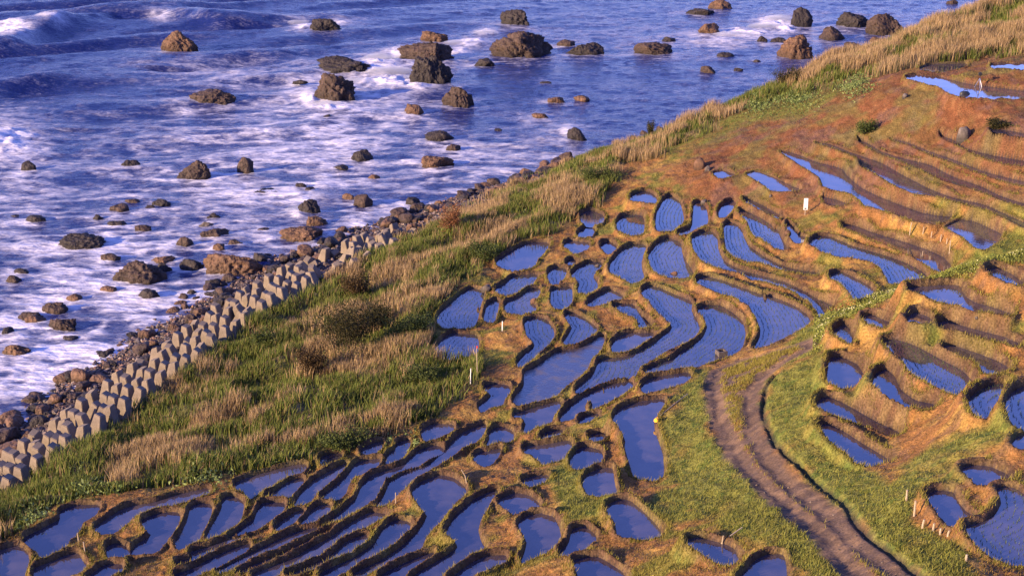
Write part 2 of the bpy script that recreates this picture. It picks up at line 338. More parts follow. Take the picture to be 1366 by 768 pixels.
def seg_dist(px, py, Q, closed=True):            # distance from points to a polyline, and inside flag
    A = Q if closed else Q[:-1]; B = np.roll(Q, -1, 0) if closed else Q[1:]
    best = np.full(px.shape, 1e9); ins = np.zeros(px.shape, bool)
    for (x0, y0), (x1, y1) in zip(A, B):
        dx, dy = x1-x0, y1-y0; l2 = dx*dx+dy*dy+1e-12
        t = np.clip(((px-x0)*dx+(py-y0)*dy)/l2, 0, 1)
        np.minimum(best, (px-x0-t*dx)**2+(py-y0-t*dy)**2, out=best)
        if closed and y0 != y1: ins ^= ((y0 > py) != (y1 > py)) & (px < dx*(py-y0)/dy+x0)
    return np.sqrt(best), ins

LH = .33
levels = []
for code, P in PADS:                             # a paddy is level: take the middle height of the land along its rim
    S1 = chaikin(P, 1)[::2]; zz = [q[2] for q in (hit(a, b) for a, b in S1) if q]
    levels.append(float(np.median(zz))-.05)
for it in range(2):                              # let the land follow the paddies, so that the banks stay as low as the step between two of them
    ex, ey, ez, lam = [], [], [], []
    for (code, P), L in zip(PADS, levels):
        S1 = chaikin(P, 1); S1 = S1[np.linspace(0, len(S1), min(10, max(5, len(S1)//3)), endpoint=False).astype(int)]
        x, y = at(S1[:, 0], S1[:, 1], L); ex += list(x); ey += list(y); ez += [L+.1]*len(x)
    lamv = np.concatenate([np.full(len(cx), 60.), np.full(len(ex), 12.)])
    BASE = make_base(np.concatenate([cx, ex]), np.concatenate([cy, ey]), np.concatenate([cz, ez]), lamv)
    if it == 0:
        for i, (code, P) in enumerate(PADS):
            S1 = chaikin(P, 1)[::2]; zz = [q[2] for q in (hit(a, b) for a, b in S1) if q]
            levels[i] = .5*levels[i]+.5*(float(np.median(zz))-.05)
LHZ = lambda code: .36 if code[0] == 'm' else .24 if code[0] in 'nf' else .12 if code[0] == 'k' else (.32 if code[0] in 'li' else LH)
SMO = [chaikin(P, 2) for _, P in PADS]; EXP = []
for i_, (code, P) in enumerate(PADS):
    S2 = SMO[i_]; area2 = np.sum(S2[:, 0]*np.roll(S2[:, 1], -1)-np.roll(S2[:, 0], -1)*S2[:, 1])
    if area2 < 0: S2 = SMO[i_] = S2[::-1]
NEAR = [[j for j in range(len(PADS)) if j != i and abs(SMO[j][:, 0].mean()-SMO[i][:, 0].mean()) < 260 and abs(SMO[j][:, 1].mean()-SMO[i][:, 1].mean()) < 120] for i in range(len(PADS))]
for i_, (code, P) in enumerate(PADS):
    S2 = SMO[i_]
    T_ = np.roll(S2, -1, 0)-np.roll(S2, 1, 0); T_ /= np.linalg.norm(T_, axis=1, keepdims=True)+1e-9
    ny = -T_[:, 0]; k = np.clip(ny, 0, 1)         # outward normal, picture-down part
    gap = np.full(len(S2), 30.)                   # room for the bank between this paddy and the next
    for j_ in NEAR[i_]: gap = np.minimum(gap, seg_dist(S2[:, 0], S2[:, 1], SMO[j_])[0])
    ex = np.clip((gap-7.5)*.5, -.6, 2.6 if code[0] in 'ghijpab' else -.3 if code[0] == 'k' else 1.9 if code[0] in 'cd' else 1.0); ex = .5*ex+.25*np.roll(ex, 1)+.25*np.roll(ex, -1)
    EXP.append((S2 + np.stack([T_[:, 1], ny], 1)*ex[:, None], k))
def plan(i, L):
    S2, k = EXP[i]; x, y = at(S2[:, 0], S2[:, 1], L+LHZ(PADS[i][0])*.8*k); return np.stack([x, y], 1)
levels0 = list(levels)
def relax(levels, rounds):
    for it in range(rounds):                      # two paddies must not lie over each other: ease the step between them
        Wp = [plan(i, levels[i]) for i in range(len(PADS))]; bad = 0; dl = np.zeros(len(PADS))
        for i in range(len(PADS)):
            for j in NEAR[i]:
                if levels[i] <= levels[j]+.12: continue
                if Wp[i][:, 1].min() > Wp[j][:, 1].max()+.5 or Wp[i][:, 1].max() < Wp[j][:, 1].min()-.5 or Wp[i][:, 0].min() > Wp[j][:, 0].max()+.5 or Wp[i][:, 0].max() < Wp[j][:, 0].min()-.5: continue
                need = (.16+.15*(levels[i]-levels[j])) if PADS[i][0][0] == 'k' else .22+.22*(levels[i]-levels[j])
                d, ins = seg_dist(Wp[i][:, 0], Wp[i][:, 1], Wp[j]); m1 = np.where(ins, -d, d).min(); d, ins = seg_dist(Wp[j][:, 0], Wp[j][:, 1], Wp[i]); m1 = min(m1, np.where(ins, -d, d).min())
                if m1 < need: bad += 1; st_ = min(.10, .25*(levels[i]-levels[j])); dl[i] = min(dl[i], -st_); dl[j] = max(dl[j], st_) if dl[j] >= 0 else dl[j]
        if not bad: break
        for i in range(len(PADS)): levels[i] += float(dl[i])
    print('relax', it, bad); return levels
levels = relax(levels, 25)
ex, ey, ez = [], [], []
for i, L in enumerate(levels):
    wq = plan(i, L); wq = wq[np.linspace(0, len(wq), 10, endpoint=False).astype(int)]; ex += list(wq[:, 0]); ey += list(wq[:, 1]); ez += [L+.1]*len(wq)
BASE = make_base(np.concatenate([cx, ex]), np.concatenate([cy, ey]), np.concatenate([cz, ez]), np.concatenate([np.full(len(cx), 90.), np.full(len(ex), 8.)]))
pads = [dict(code=PADS[i][0], px=PADS[i][1], lvl=levels[i], w=plan(i, levels[i]), c=PADS[i][1].mean(0), lh=LHZ(PADS[i][0])) for i in range(len(PADS))]
# ------------------------------------------------------------------ terraced ground: one fine height field
XS = .105
xs = np.arange(-52, 112, XS)
ys = [36.]
while ys[-1] < 205: ys.append(ys[-1]*1.00155)
ys = np.array(ys)
X, Y = np.meshgrid(xs, ys)
B0 = zbase(X, Y)
U, V = proj(X, Y, B0)
KEEP = (U > -130) & (U < W0+130) & (V > -90) & (V < H0+110) & (B0 > -1.2)
lump = (fbm(X*.35, Y*.35, 1, 3)-.5)*.7 + (fbm(X*1.6, Y*1.6, 2, 3)-.5)*.22
big = (fbm(X*.12, Y*.12, 9, 3)-.5)
HB = B0 + lump
FILL = np.full(X.shape, -1e9); CAP = np.full(X.shape, 1e9); DMIN = np.full(X.shape, 9.); LN = np.full(X.shape, -99.); INW = np.zeros(X.shape, bool)
wob = (fbm(X*.9, Y*.9, 4, 3)-.5); wob2 = (fbm(X*3, Y*3, 5, 2)-.5)
for p in pads:
    w = p['w']; L = p['lvl']; mg = 4.
    i0, i1 = np.searchsorted(xs, [w[:, 0].min()-mg, w[:, 0].max()+mg]); j0, j1 = np.searchsorted(ys, [w[:, 1].min()-mg, w[:, 1].max()+mg])
    if i1 <= i0 or j1 <= j0: continue
    s = np.s_[j0:j1, i0:i1]; d, ins = seg_dist(X[s], Y[s], w); d = np.where(ins, -d, d)
    dn = d + wob[s]*.09
    lw = (.45 if p['code'][0] == 'm' else .34 if p['code'][0] in 'ilkf' else .2)+.16*wob[s]; lh = p['lh']*(1 + .5*wob2[s] + .5*wob[s])
    crest = L + lh*np.clip(dn/.1, 0, 1)**.6 - np.clip(dn-lw, 0, 9)*(2.2+1.*wob[s])
    crest = np.where(dn > -.02, crest, -1e9)
    FILL[s] = np.maximum(FILL[s], crest)
    cap = L + .10 + (6. if p['code'][0] == 'k' else 3.6)*np.clip(d-.05, 0, 9)*(1+.7*wob[s])
    cap = np.where(d < .05, L + np.clip(.10+(d-.05)*2.2, -.16, .2), cap)
    CAP[s] = np.minimum(CAP[s], cap); LN[s] = np.where(d < DMIN[s], L, LN[s]); DMIN[s] = np.minimum(DMIN[s], d); INW[s] |= ins
HT = np.minimum(np.maximum(HB, FILL), CAP)
wall = np.maximum(FILL-HB, 0) * (FILL > HB)

# --- zones of ground cover, traced in the photograph and laid on the land
def pin(Pstr, u, v):
    Q = np.array([[float(a) for a in k.split(',')] for k in Pstr.split()])
    ins = np.zeros(u.shape, bool); d = np.full(u.shape, 1e9)
    dd, ins = seg_dist(u, v, Q); return np.where(ins, -dd, dd)
BLUFF = "-60,760 -60,640 0,662 60,628 130,590 200,540 270,487 350,428 430,380 540,322 620,285 760,222 900,160 1000,118 1100,78 1250,10 1330,-30 1500,-90 1500,55 1366,70 1250,84 1130,106 1080,125 1000,140 960,165 880,205 835,215 790,280 720,312 655,345 600,388 565,430 570,478 640,482 640,505 612,540 560,562 480,597 380,622 260,642 130,663 60,672 20,700 -10,730"
GREENS = ["940,490 885,560 880,640 850,690 950,700 1040,740 1130,790 1130,768 1100,725 1045,680 985,625 950,580 940,520",
          "1030,505 1085,455 1105,475 1085,560 1180,640 1240,600 1330,560 1380,580 1290,600 1222,640 1215,690 1290,740 1310,790 1230,790 1130,680 1040,600 1020,540",
          "1050,455 1180,385 1260,358 1380,290 1380,345 1260,373 1180,397 1105,440 1085,465",
          "545,470 570,420 620,385 640,400 575,445 600,480 640,480 600,500", "725,640 760,600 800,640 820,700 760,690 735,650", "880,215 920,160 1010,140 1080,120 1130,120 1090,150 1000,165 930,190"]
TRACK_L = "1092,448 1040,465 985,480 947,495 942,515 948,550 965,590 985,625 1010,650 1045,680 1075,705 1100,730 1135,775 1180,830"
TRACK_R = "1240,830 1225,768 1180,735 1140,700 1100,668 1065,640 1035,610 1015,575 1009,545 1010,520 1022,500 1050,480 1092,456"
DITCH = "1036,497 1022,515 1018,545 1022,562 1035,590 1060,615 1092,642 1120,662 1140,690 1160,712 1190,733 1240,775"
ju = (fbm(X*.5, Y*.5, 21, 3)-.5)*34; jv = (fbm(X*.5, Y*.5, 22, 3)-.5)*16
near = V > -40
def zone(Pstr, soft=6): return sst(soft, -soft, pin(Pstr, U+ju, V+jv))
ZB = zone(BLUFF, 7)
HT = HT + ZB*sst(.6, 3.5, DMIN)*((fbm(X*.28, Y*.28, 71, 3)-.5)*2.0)
ZG = np.zeros(X.shape)
for g in GREENS: ZG = np.maximum(ZG, zone(g, 9))
# the track and the ditch are shaped on the ground in metres
def ground_line(Pstr, z=None):
    o = []
    for k in Pstr.split():
        a, b = map(float, k.split(',')); q = hit(a, min(b, 800))
        if q is None or b > 800: q2 = q
        if q: o.append(q[:2])
    return np.array(o)
trk = np.concatenate([ground_line(TRACK_L), ground_line(TRACK_R)])
dch = ground_line(DITCH)
dT, inT = seg_dist(X, Y, trk); TRK = np.where(inT, -dT, dT)+(fbm(X*1.2, Y*1.2, 31, 3)-.5)*.5
dD, _ = seg_dist(X, Y, dch, False)
mT = sst(.5, -.1, TRK); mT = np.where(DMIN < .6, 0, mT)
smooth_t = B0 + big*.15
HT = HT*(1-mT)+(smooth_t-.12)*mT
rut = np.exp(-((TRK+.45)/.28)**2); mid = sst(-.7, -1.15, TRK)
HT = HT - .13*rut*mT + (.05+.12*(fbm(X*4, Y*4, 33, 2)-.5))*mid*mT
HT = HT - .28*np.exp(-(dD/.15)**2)*(DMIN > .5)
micro = (fbm(X*5, Y*5, 6, 2)-.5)
turf = np.clip(DMIN/.15, 0, 1)
HT = HT + micro*.10*turf*(1-mT*.6)

# --- base colours of the ground (albedo only)
def mix(a, b, t): return a*(1-t[..., None])+np.asarray(b)*t[..., None]
n1 = fbm(X*.8, Y*.8, 41, 4); n2 = fbm(X*2.6, Y*2.6, 42, 3); n3 = fbm(X*.22, Y*.22, 43, 3)
Cg = np.zeros(X.shape+(3,)) + np.array([.195, .094, .030])                 # dry orange-brown grass on earth
Cg = mix(Cg, [.245, .145, .040], sst(.45, .7, n1))
Cg = mix(Cg, [.125, .068, .035], sst(.52, .72, n2)*.8)
far = sst(330, 250, V+ (U-1000)*.12)*sst(880, 960, U)                     # bare red earth terraces on the far slope
Cg = mix(Cg, [.118, .046, .021], far*.92); Cg = mix(Cg, [.105, .058, .042], far*sst(.46, .66, fbm(X*.55, Y*.55, 47, 4))*.75); Cg = mix(Cg, [.19, .095, .04], far*sst(.55, .7, n2)*.45)
Cg = mix(Cg, [.10, .105, .028], far*sst(.54, .68, fbm(X*.3, Y*.3, 48, 4))*.5)
gp = np.clip(ZG*(.35+1.5*fbm(X*.6, Y*.6, 49, 4)) + sst(.56, .72, fbm(X*.45, Y*.45, 44, 3))*.75*(1-far*.8), 0, 1)*sst(.25, .5, n1+.18)
Cg = mix(Cg, [.120, .135, .026], gp*.85)
Cg = mix(Cg, [.06, .085, .016], gp*sst(.5, .7, n2)*.8)
Cg = mix(Cg, [.085, .085, .028], ZB*.9); Cg = mix(Cg, [.17, .115, .06], ZB*sst(.45, .65, n1)*.8)
lev = sst(.55, .12, DMIN)*(1-far*.6)                                       # trodden mud levees
Cg = mix(Cg, [.062, .039, .027], lev*.88*(1-.45*gp)); Cg = mix(Cg, [.18, .12, .045], lev*sst(.45, .7, n2)*.5)
Cg = mix(Cg, [.045, .034, .03], sst(.05, .0, HT-LN)*(DMIN < .07))                       # wet mud at and under the water
dirt = mix(np.zeros(X.shape+(3,))+np.array([.098, .064, .045]), [.145, .092, .058], sst(.4, .65, n1)); dirt = mix(dirt, [.07, .048, .04], sst(.45, .65, n2)*.8)
grassmid = mid*sst(.34, .46, fbm(X*1.7, Y*1.7, 46, 3))
Cg = mix(Cg, dirt, mT*(1-grassmid*.9))
Cg = mix(Cg, [.03, .026, .02], np.exp(-(dD/.15)**4)*.8)
shore = sst(2.9, 2.0, HT)*(1-ZB)
Cg = mix(Cg, [.075, .055, .05], np.clip(shore, 0, 1)); Cg = mix(Cg, [.04, .033, .035], sst(.5, .1, HT))

idx = np.full(X.shape, -1, np.int64)
kq = KEEP[:-1, :-1] & KEEP[1:, :-1] & KEEP[:-1, 1:] & KEEP[1:, 1:]
use = np.zeros(X.shape, bool); use[:-1, :-1] |= kq; use[1:, :-1] |= kq; use[:-1, 1:] |= kq; use[1:, 1:] |= kq
idx[use] = np.arange(use.sum())
Q = np.stack([idx[:-1, :-1][kq], idx[:-1, 1:][kq], idx[1:, 1:][kq], idx[1:, :-1][kq]], 1)
Vt = np.stack([X[use], Y[use], HT[use]], 1); Ct = Cg[use]
ftrk = (mT[:-1, :-1] > .5)[kq]
def sub(F):
    u_, inv = np.unique(F, return_inverse=True); return u_, inv.reshape(F.shape)
m_ground = mat('ground_earth', attr='tint', rough=.95, spec=.1, n1=(1.3, .25), n2=(9., .45), bump=.09, bscale=7.)
m_dirt = mat('dirt', attr='tint', rough=.95, spec=.1, n1=(1.1, .2), n2=(8., .3), bump=.03, bscale=9.)
for nm, F, mm in (('terraced_hillside', Q[~ftrk], m_ground), ('dirt_track', Q[ftrk], m_dirt)):
    u_, F2 = sub(F); me = raw_mesh(nm, Vt[u_], F2); vcol(me, Ct[u_]); put(nm, me, mm, kind='structure')
print('ground', len(Vt))
# coarse land all round it, so that the hillside does not end at the frame
kf = KEEP.copy()
def fine(x, y):
    i = np.clip(np.searchsorted(xs, x), 0, len(xs)-1); j = np.clip(np.searchsorted(ys, y), 0, len(ys)-1)
    return use[j, i] & (x > xs[0]) & (x < xs[-1]) & (y > ys[0]) & (y < ys[-1])
c2 = np.arange(-110, 220.1, 2.); r2 = np.arange(-20, 400.1, 2.); CX, CY = np.meshgrid(c2, r2); CZ = zbase(CX, CY)
fin = fine(CX, CY); CZ = np.where(fin, CZ-.7, CZ-.05)
id2 = np.arange(CX.size).reshape(CX.shape)
allf = fin[:-1, :-1] & fin[1:, :-1] & fin[:-1, 1:] & fin[1:, 1:]
F = np.stack([id2[:-1, :-1][~allf], id2[:-1, 1:][~allf], id2[1:, 1:][~allf], id2[1:, :-1][~allf]], 1)
me = raw_mesh('outer', np.stack([CX.ravel(), CY.ravel(), CZ.ravel()], 1), F); vcol(me, np.where(CZ.ravel()[:, None] < .4, [[.04, .033, .035]], [[.15, .10, .04]])); put('surrounding_land', me, m_ground, kind='structure')

iy_ = lambda y: np.clip(np.searchsorted(ys, y)-1, 0, len(ys)-2)
def samp(G, x, y):
    x = np.asarray(x, float); y = np.asarray(y, float)
    i = np.clip(((x-xs[0])/XS).astype(int), 0, len(xs)-2); j = iy_(y); a = np.clip((x-xs[i])/XS, 0, 1); b = np.clip((y-ys[j])/(ys[j+1]-ys[j]), 0, 1)
    return (G[j, i]*(1-a)+G[j, i+1]*a)*(1-b)+(G[j+1, i]*(1-a)+G[j+1, i+1]*a)*b
zg = lambda x, y: samp(HT, x, y)
def hitg(u, v):                                  # sight line on the finished ground
    d = ray(u, v); t = np.geomspace(36, 230, 6000); p = d[None]*t[:, None]; ok = (p[:, 0] > xs[0]) & (p[:, 0] < xs[-1]) & (p[:, 1] > ys[0]) & (p[:, 1] < ys[-1])
    h = np.where(ok, zg(p[:, 0], p[:, 1])-(p[:, 2]+CAM_H), -1); k = int(np.argmax(h > 0)); return float(p[k, 0]), float(p[k, 1]), float(p[k, 2]+CAM_H)

# ------------------------------------------------------------------ water in the paddies and the rows of rice
def water_mat(name, col, bump, bscale, murk=0.):
    m = bpy.data.materials.new(name); m.use_nodes = True; N = m.node_tree.nodes; Lk = m.node_tree.links; b = N['Principled BSDF']
    b.inputs['Base Color'].default_value = (*col, 1); b.inputs['Roughness'].default_value = .04; b.inputs['IOR'].default_value = 2.15
    tc = N.new('ShaderNodeTexCoord'); nz = N.new('ShaderNodeTexNoise'); nz.inputs['Scale'].default_value = bscale; nz.inputs['Detail'].default_value = 3
    Lk.new(tc.outputs['Object'], nz.inputs['Vector']); bp = N.new('ShaderNodeBump'); bp.inputs['Distance'].default_value = bump
    Lk.new(nz.outputs['Fac'], bp.inputs['Height']); Lk.new(bp.outputs[0], b.inputs['Normal'])
    n2 = N.new('ShaderNodeTexNoise'); n2.inputs['Scale'].default_value = .9; n2.inputs['Detail'].default_value = 6; Lk.new(tc.outputs['Object'], n2.inputs['Vector'])
    cr = N.new('ShaderNodeValToRGB'); cr.color_ramp.elements[0].position = .35; cr.color_ramp.elements[1].position = .75
    cr.color_ramp.elements[0].color = (*col, 1); cr.color_ramp.elements[1].color = (col[0]*3.2+murk, col[1]*2.7+murk*.8, col[2]*1.5+murk*.6, 1)
    oi = N.new('ShaderNodeObjectInfo'); m_ = N.new('ShaderNodeMath'); m_.operation = 'MULTIPLY_ADD'; m_.inputs[1].default_value = .3; Lk.new(oi.outputs['Random'], m_.inputs[0]); Lk.new(n2.outputs['Fac'], m_.inputs[2]); sb = N.new('ShaderNodeMath'); sb.operation = 'SUBTRACT'; sb.inputs[1].default_value = .15; Lk.new(m_.outputs[0], sb.inputs[0])
    Lk.new(sb.outputs[0], cr.inputs[0]); Lk.new(cr.outputs[0], b.inputs['Base Color'])
    if murk:
        mr = N.new('ShaderNodeMapRange'); mr.inputs[1].default_value = .4; mr.inputs[2].default_value = .65; mr.inputs[3].default_value = .05; mr.inputs[4].default_value = .5
        Lk.new(n2.outputs['Fac'], mr.inputs[0]); Lk.new(mr.outputs[0], b.inputs['Roughness'])
    return m
m_pad = water_mat('paddy_water', (.024, .022, .045), .004, 2.5)
m_murk = water_mat('murky_water', (.03, .025, .035), .02, 5., .06)
m_rice = mat('rice_seedling', (.05, .075, .018), rough=.6, n1=(2., .3), n2=(0, 0))
for p in pads:
    w = p['w']; L = p['lvl']; n = len(w)
    T_ = np.roll(w, -1, 0)-np.roll(w, 1, 0); T_ /= np.linalg.norm(T_, axis=1, keepdims=True)+1e-9
    ar = .5*np.sum(w[:, 0]*np.roll(w[:, 1], -1)-np.roll(w[:, 0], -1)*w[:, 1]); p['area'] = abs(ar)
    nrm = np.stack([T_[:, 1], -T_[:, 0]], 1)*(1 if ar > 0 else -1)
    wo = w+nrm*.07; c = wo.mean(0)
    r_ = delaunay_2d_cdt([Vector((x-c[0], y-c[1])) for x, y in wo], [], [list(range(n)) if ar > 0 else list(range(n))[::-1]], 1, 1e-4)
    tri = [f if (r_[0][f[1]]-r_[0][f[0]]).cross(r_[0][f[2]]-r_[0][f[0]]) > 0 else f[::-1] for f in r_[2] if len(f) == 3]
    wm = raw_mesh('paddy_water', [(q.x, q.y, 0) for q in r_[0]], tri, False)
    o = put('rice_paddy', wm, m_murk if p['code'].endswith('2') else m_pad, group='flooded rice paddies on the terraces', cat='rice paddy', loc=(c[0], c[1], L))
    p['ob'] = o
    if p['code'].endswith('1'):
        cy_ = chaikin(p['px'], 2); kt = np.argmin(cy_[:, 1]); kb = np.argmax(cy_[:, 1])
        ch1 = np.arange(kt, kt+((kb-kt) % n)+1) % n; ch2 = np.arange(kb, kb+((kt-kb) % n)+1) % n
        side = ch1 if cy_[ch1, 0].mean() < cy_[ch2, 0].mean() else ch2
        xq, yq = at(cy_[:, 0], cy_[:, 1], L); wq = np.stack([xq, yq], 1)
        step = .09; ax = np.arange(w[:, 0].min(), w[:, 0].max(), step); ay = np.arange(w[:, 1].min(), w[:, 1].max(), step)
        AX, AY = np.meshgrid(ax, ay); d0, ins = seg_dist(AX, AY, w); d1, _ = seg_dist(AX, AY, wq[side], False)
        ph = np.abs(((d1+.05*np.sin(AY*.7))/.34) % 1-.5)*.34
        ok = ins & (d0 > .12) & (ph < .045) & (RNG.random(AX.shape) < .55)
        px_ = AX[ok]+RNG.normal(0, .015, ok.sum()); py_ = AY[ok]+RNG.normal(0, .015, ok.sum()); k = len(px_)
        if k:
            Vv = np.zeros((k, 6, 3)); an = RNG.random(k)*6.28; hh = .07+.07*RNG.random(k); le = RNG.normal(0, .035, (k, 4))
            for b_ in (0, 1):
                ca, sa = np.cos(an+b_*1.5)*.016, np.sin(an+b_*1.5)*.016
                Vv[:, 3*b_, 0] = px_-ca-c[0]; Vv[:, 3*b_, 1] = py_-sa-c[1]; Vv[:, 3*b_+1, 0] = px_+ca-c[0]; Vv[:, 3*b_+1, 1] = py_+sa-c[1]
                Vv[:, 3*b_+2, 0] = px_+le[:, 2*b_]-c[0]; Vv[:, 3*b_+2, 1] = py_+le[:, 2*b_+1]-c[1]; Vv[:, 3*b_+2, 2] = hh
                Vv[:, 3*b_:3*b_+2, 2] = -.02
            put('rice_seedlings', raw_mesh('rice_seedlings', Vv.reshape(-1, 3), np.arange(k*6).reshape(-1, 3)), m_rice, parent=o, kind='stuff')
print('paddies', len(pads))
ROCKS = [(238,68,50,30,1),(280,141,70,22,0),(433,43,45,20,2),(462,98,86,24,2),(440,137,70,44,0),(568,85,85,31,0),(580,57,42,17,1),(574,114,62,44,2),(611,144,44,32,0),(552,154,28,17,1),
 (692,78,88,40,0),(689,34,46,23,2),(646,89,28,12,2),(780,74,56,18,2),(755,62,26,10,0),(585,190,40,17,2),(606,201,24,10,0),(484,216,34,17,2),(583,224,46,17,1),(770,188,28,20,2),(741,138,27,10,1),(776,136,22,9,1),
 (436,160,20,8,2),(400,111,22,5,2),(664,176,14,5,2),(720,158,24,7,1),(873,73,55,18,0),(892,56,22,8,2),(935,20,40,10,2),(962,13,34,14,1),(948,46,34,16,1),(1017,57,16,10,2),(969,77,26,8,2),(946,98,24,11,0),
 (1010,84,12,5,2),(985,95,15,5,2),(728,112,16,4,2),(1070,37,32,29,2),(1140,37,44,22,2),(1185,48,58,33,0),(1066,79,54,36,1),(1140,70,28,15,0),(1112,54,40,20,0),(1168,57,15,9,1),(1271,6,16,7,0),(1040,58,28,9,2),
 (36,228,24,14,2),(174,225,27,13,2),(258,239,52,28,0),(328,231,27,24,0),(347,261,50,8,2),(158,283,30,12,0),(176,271,22,6,0),(214,275,25,10,2),(199,280,17,7,2),(46,297,29,11,2),(20,290,12,4,2),(130,295,17,10,2),
 (155,303,32,9,2),(190,308,24,9,0),(105,333,70,20,2),(146,349,28,11,0),(215,351,34,10,1),(218,363,24,14,2),(182,379,76,32,0),(246,329,25,15,0),(273,303,22,8,3),(285,318,40,14,0),(291,335,19,12,1),(313,329,24,11,0),
 (255,361,37,17,2),(309,369,80,34,1),(284,291,20,8,2),(349,309,19,6,0),(17,377,22,11,0),(26,366,25,9,2),(70,419,36,16,0),(97,402,22,10,1),(40,428,46,12,0),(142,391,27,10,1),(198,400,34,16,2),(243,400,15,9,0),
 (255,394,13,9,2),(285,385,30,14,2),(281,397,23,8,2),(412,287,32,23,2),(422,301,32,14,1),(400,323,62,20,1),(483,276,28,18,0),(464,267,17,10,1),(549,274,25,12,2),(400,252,17,9,2),(413,256,14,7,2),(498,239,18,7,1),
 (455,227,24,7,2),(20,476,44,18,1),(80,440,42,17,0),(47,431,30,12,1),(8,447,18,11,2),(92,453,24,5,2),(858,180,14,7,0),(880,176,12,8,0),(845,186,12,6,2),(690,262,14,6,2),(655,262,12,6,0),(640,272,16,7,2),(60,545,22,8,2),(110,505,22,9,2)]
# ------------------------------------------------------------------ the sea
from mathutils import noise as mnoise
sxs = np.arange(-150, 190, .36); sys_ = [70.]
while sys_[-1] < 460: sys_.append(sys_[-1]*1.0024)
sys_ = np.array(sys_); SX, SY = np.meshgrid(sxs, sys_)
SU, SV = proj(SX, SY, 0*SX); SB = zbase(SX, SY)
sk = (SU > -160) & (SU < W0+160) & (SV > -110) & (SV < H0+60) & ((SB < 1.2) | (SY > 400))
wx = (fbm(SX*.05, SY*.05, 61, 3)-.5)*14; wy = (fbm(SX*.05, SY*.05, 62, 3)-.5)*14
SZ = .16*(fbm(SX*.55+SY*.12, SY*.9, 63, 4)-.5)*2 + .18*(fbm(SX*.16+wx*.03, SY*.30+wy*.03, 64, 3)-.5)*2
offs = sst(330, 40, SV)*sst(900, 150, SU)                       # swell only well off the shore
ph = (SX*.30+wx*.5 - SY*.95-wy*.5)
SZ += offs*(.55*np.sin(ph/2.9)**1 + .35*np.sin((ph*.9+SX*.2)/1.7+1.3))
def ridge(pts, hgt, wid, back):
    Q = np.array([at(a, b, 0) for a, b in pts]); d, _ = seg_dist(SX, SY, Q, False)
    yl = np.interp(SX, Q[:, 0], Q[:, 1]); sd = np.where(SY > yl, d/back, d/wid)
    return hgt*np.exp(-sd**2)
SZ += ridge([(-80,85),(10,66),(80,36),(150,22),(225,20),(300,34)], 2.0, 3.0, 9.)
SZ += ridge([(-80,150),(20,120),(110,98),(190,92)], 1.1, 2.6, 7.)
SZ += ridge([(-80,215),(0,182),(60,176)], .8, 2.2, 5.)
SZ += ridge([(240,92),(330,78),(420,84)], .5, 2., 5.)
# where the foam lies: patches round the rocks and along the shore
FOAM = [(12,50,36,16,.9),(80,38,20,5,.4),(8,185,55,38,1.),(30,235,40,70,.45),(5,290,30,50,.4),
 (440,125,60,26,.75),(520,95,70,26,.9),(500,130,80,30,.7),(470,170,110,40,.75),(410,190,90,50,.7),(350,190,120,40,.5),(540,75,60,18,.9),(625,60,40,10,.8),(650,45,40,8,.7),
 (400,30,30,12,.8),(470,28,20,9,.7),(300,105,80,14,.55),(280,95,120,12,.55),(215,25,24,9,.7),(330,100,140,30,.3),(260,200,200,60,.32),
 (1000,48,75,10,.95),(1040,36,40,16,1.),(960,62,50,8,.7),(900,60,90,20,.4),(830,40,150,30,.3),(740,50,60,20,.3),(1100,50,40,20,.3),(1240,35,60,16,.35),(1120,20,120,14,.4),
 (765,168,30,12,.9),(720,185,70,18,.6),(660,205,90,20,.5),(600,215,80,20,.5),(740,160,60,20,.4),
 (400,270,40,16,.8),(430,255,60,14,.6),(360,250,90,30,.45),(250,250,90,30,.5),(170,270,140,50,.45),(90,370,140,60,.5),(120,330,90,26,.5),(200,350,110,50,.4),
 (70,420,120,50,.55),(140,410,90,60,.5),(100,470,130,50,.6),(60,520,100,40,.7),(110,518,40,12,1.),(180,470,40,18,.9),(220,430,60,25,.5),(20,560,60,30,.7),(40,470,60,40,.5),
 (480,270,90,30,.35),(520,300,60,16,.5),(420,310,80,20,.5),(590,275,50,12,.6),(560,255,120,40,.25),(680,235,60,16,.4),(760,215,60,12,.5),(1000,108,40,10,.5),(900,120,120,30,.12)]
FD = np.zeros(SX.shape)
for u, v, ru, rv, a in FOAM:
    m = (abs(SU-u) < 3.2*ru) & (abs(SV-v) < 3.2*rv)
    FD[m] += a*np.exp(-((SU[m]-u)/ru)**2*1.1-((SV[m]-v)/rv)**2*1.1)
SPL = np.zeros(SX.shape)                                        # white water thrown up round the rocks
for u, v, ru, rv, a in [(500,92,42,13,1.),(540,72,26,9,.9),(520,112,50,14,1.),(556,118,34,8,.9),(470,120,32,12,.7),(412,132,16,14,1.),(440,143,40,8,.9),(410,38,20,8,.9),(455,30,18,7,.7),(630,58,24,8,.9),(650,44,20,6,.8),(610,68,22,9,.7),
    (1035,32,30,12,1.),(1000,45,50,8,.9),(960,55,40,6,.7),(1050,40,16,9,1.),(14,50,34,13,1.),(5,190,50,24,1.),(70,38,24,6,.7),(758,178,18,9,.9),(735,186,40,8,.6),(398,285,18,10,.9),(420,262,36,8,.6),(110,520,26,9,1.),(165,468,26,8,.9),(30,565,30,10,.8),(215,26,22,7,.6),(85,545,22,8,.8),(140,380,30,7,.5),(330,345,30,6,.5)]:
    m = (abs(SU-u) < 3*ru) & (abs(SV-v) < 3*rv); SPL[m] = np.maximum(SPL[m], a*np.exp(-((SU[m]-u)/ru)**2-((SV[m]-v)/rv)**2))
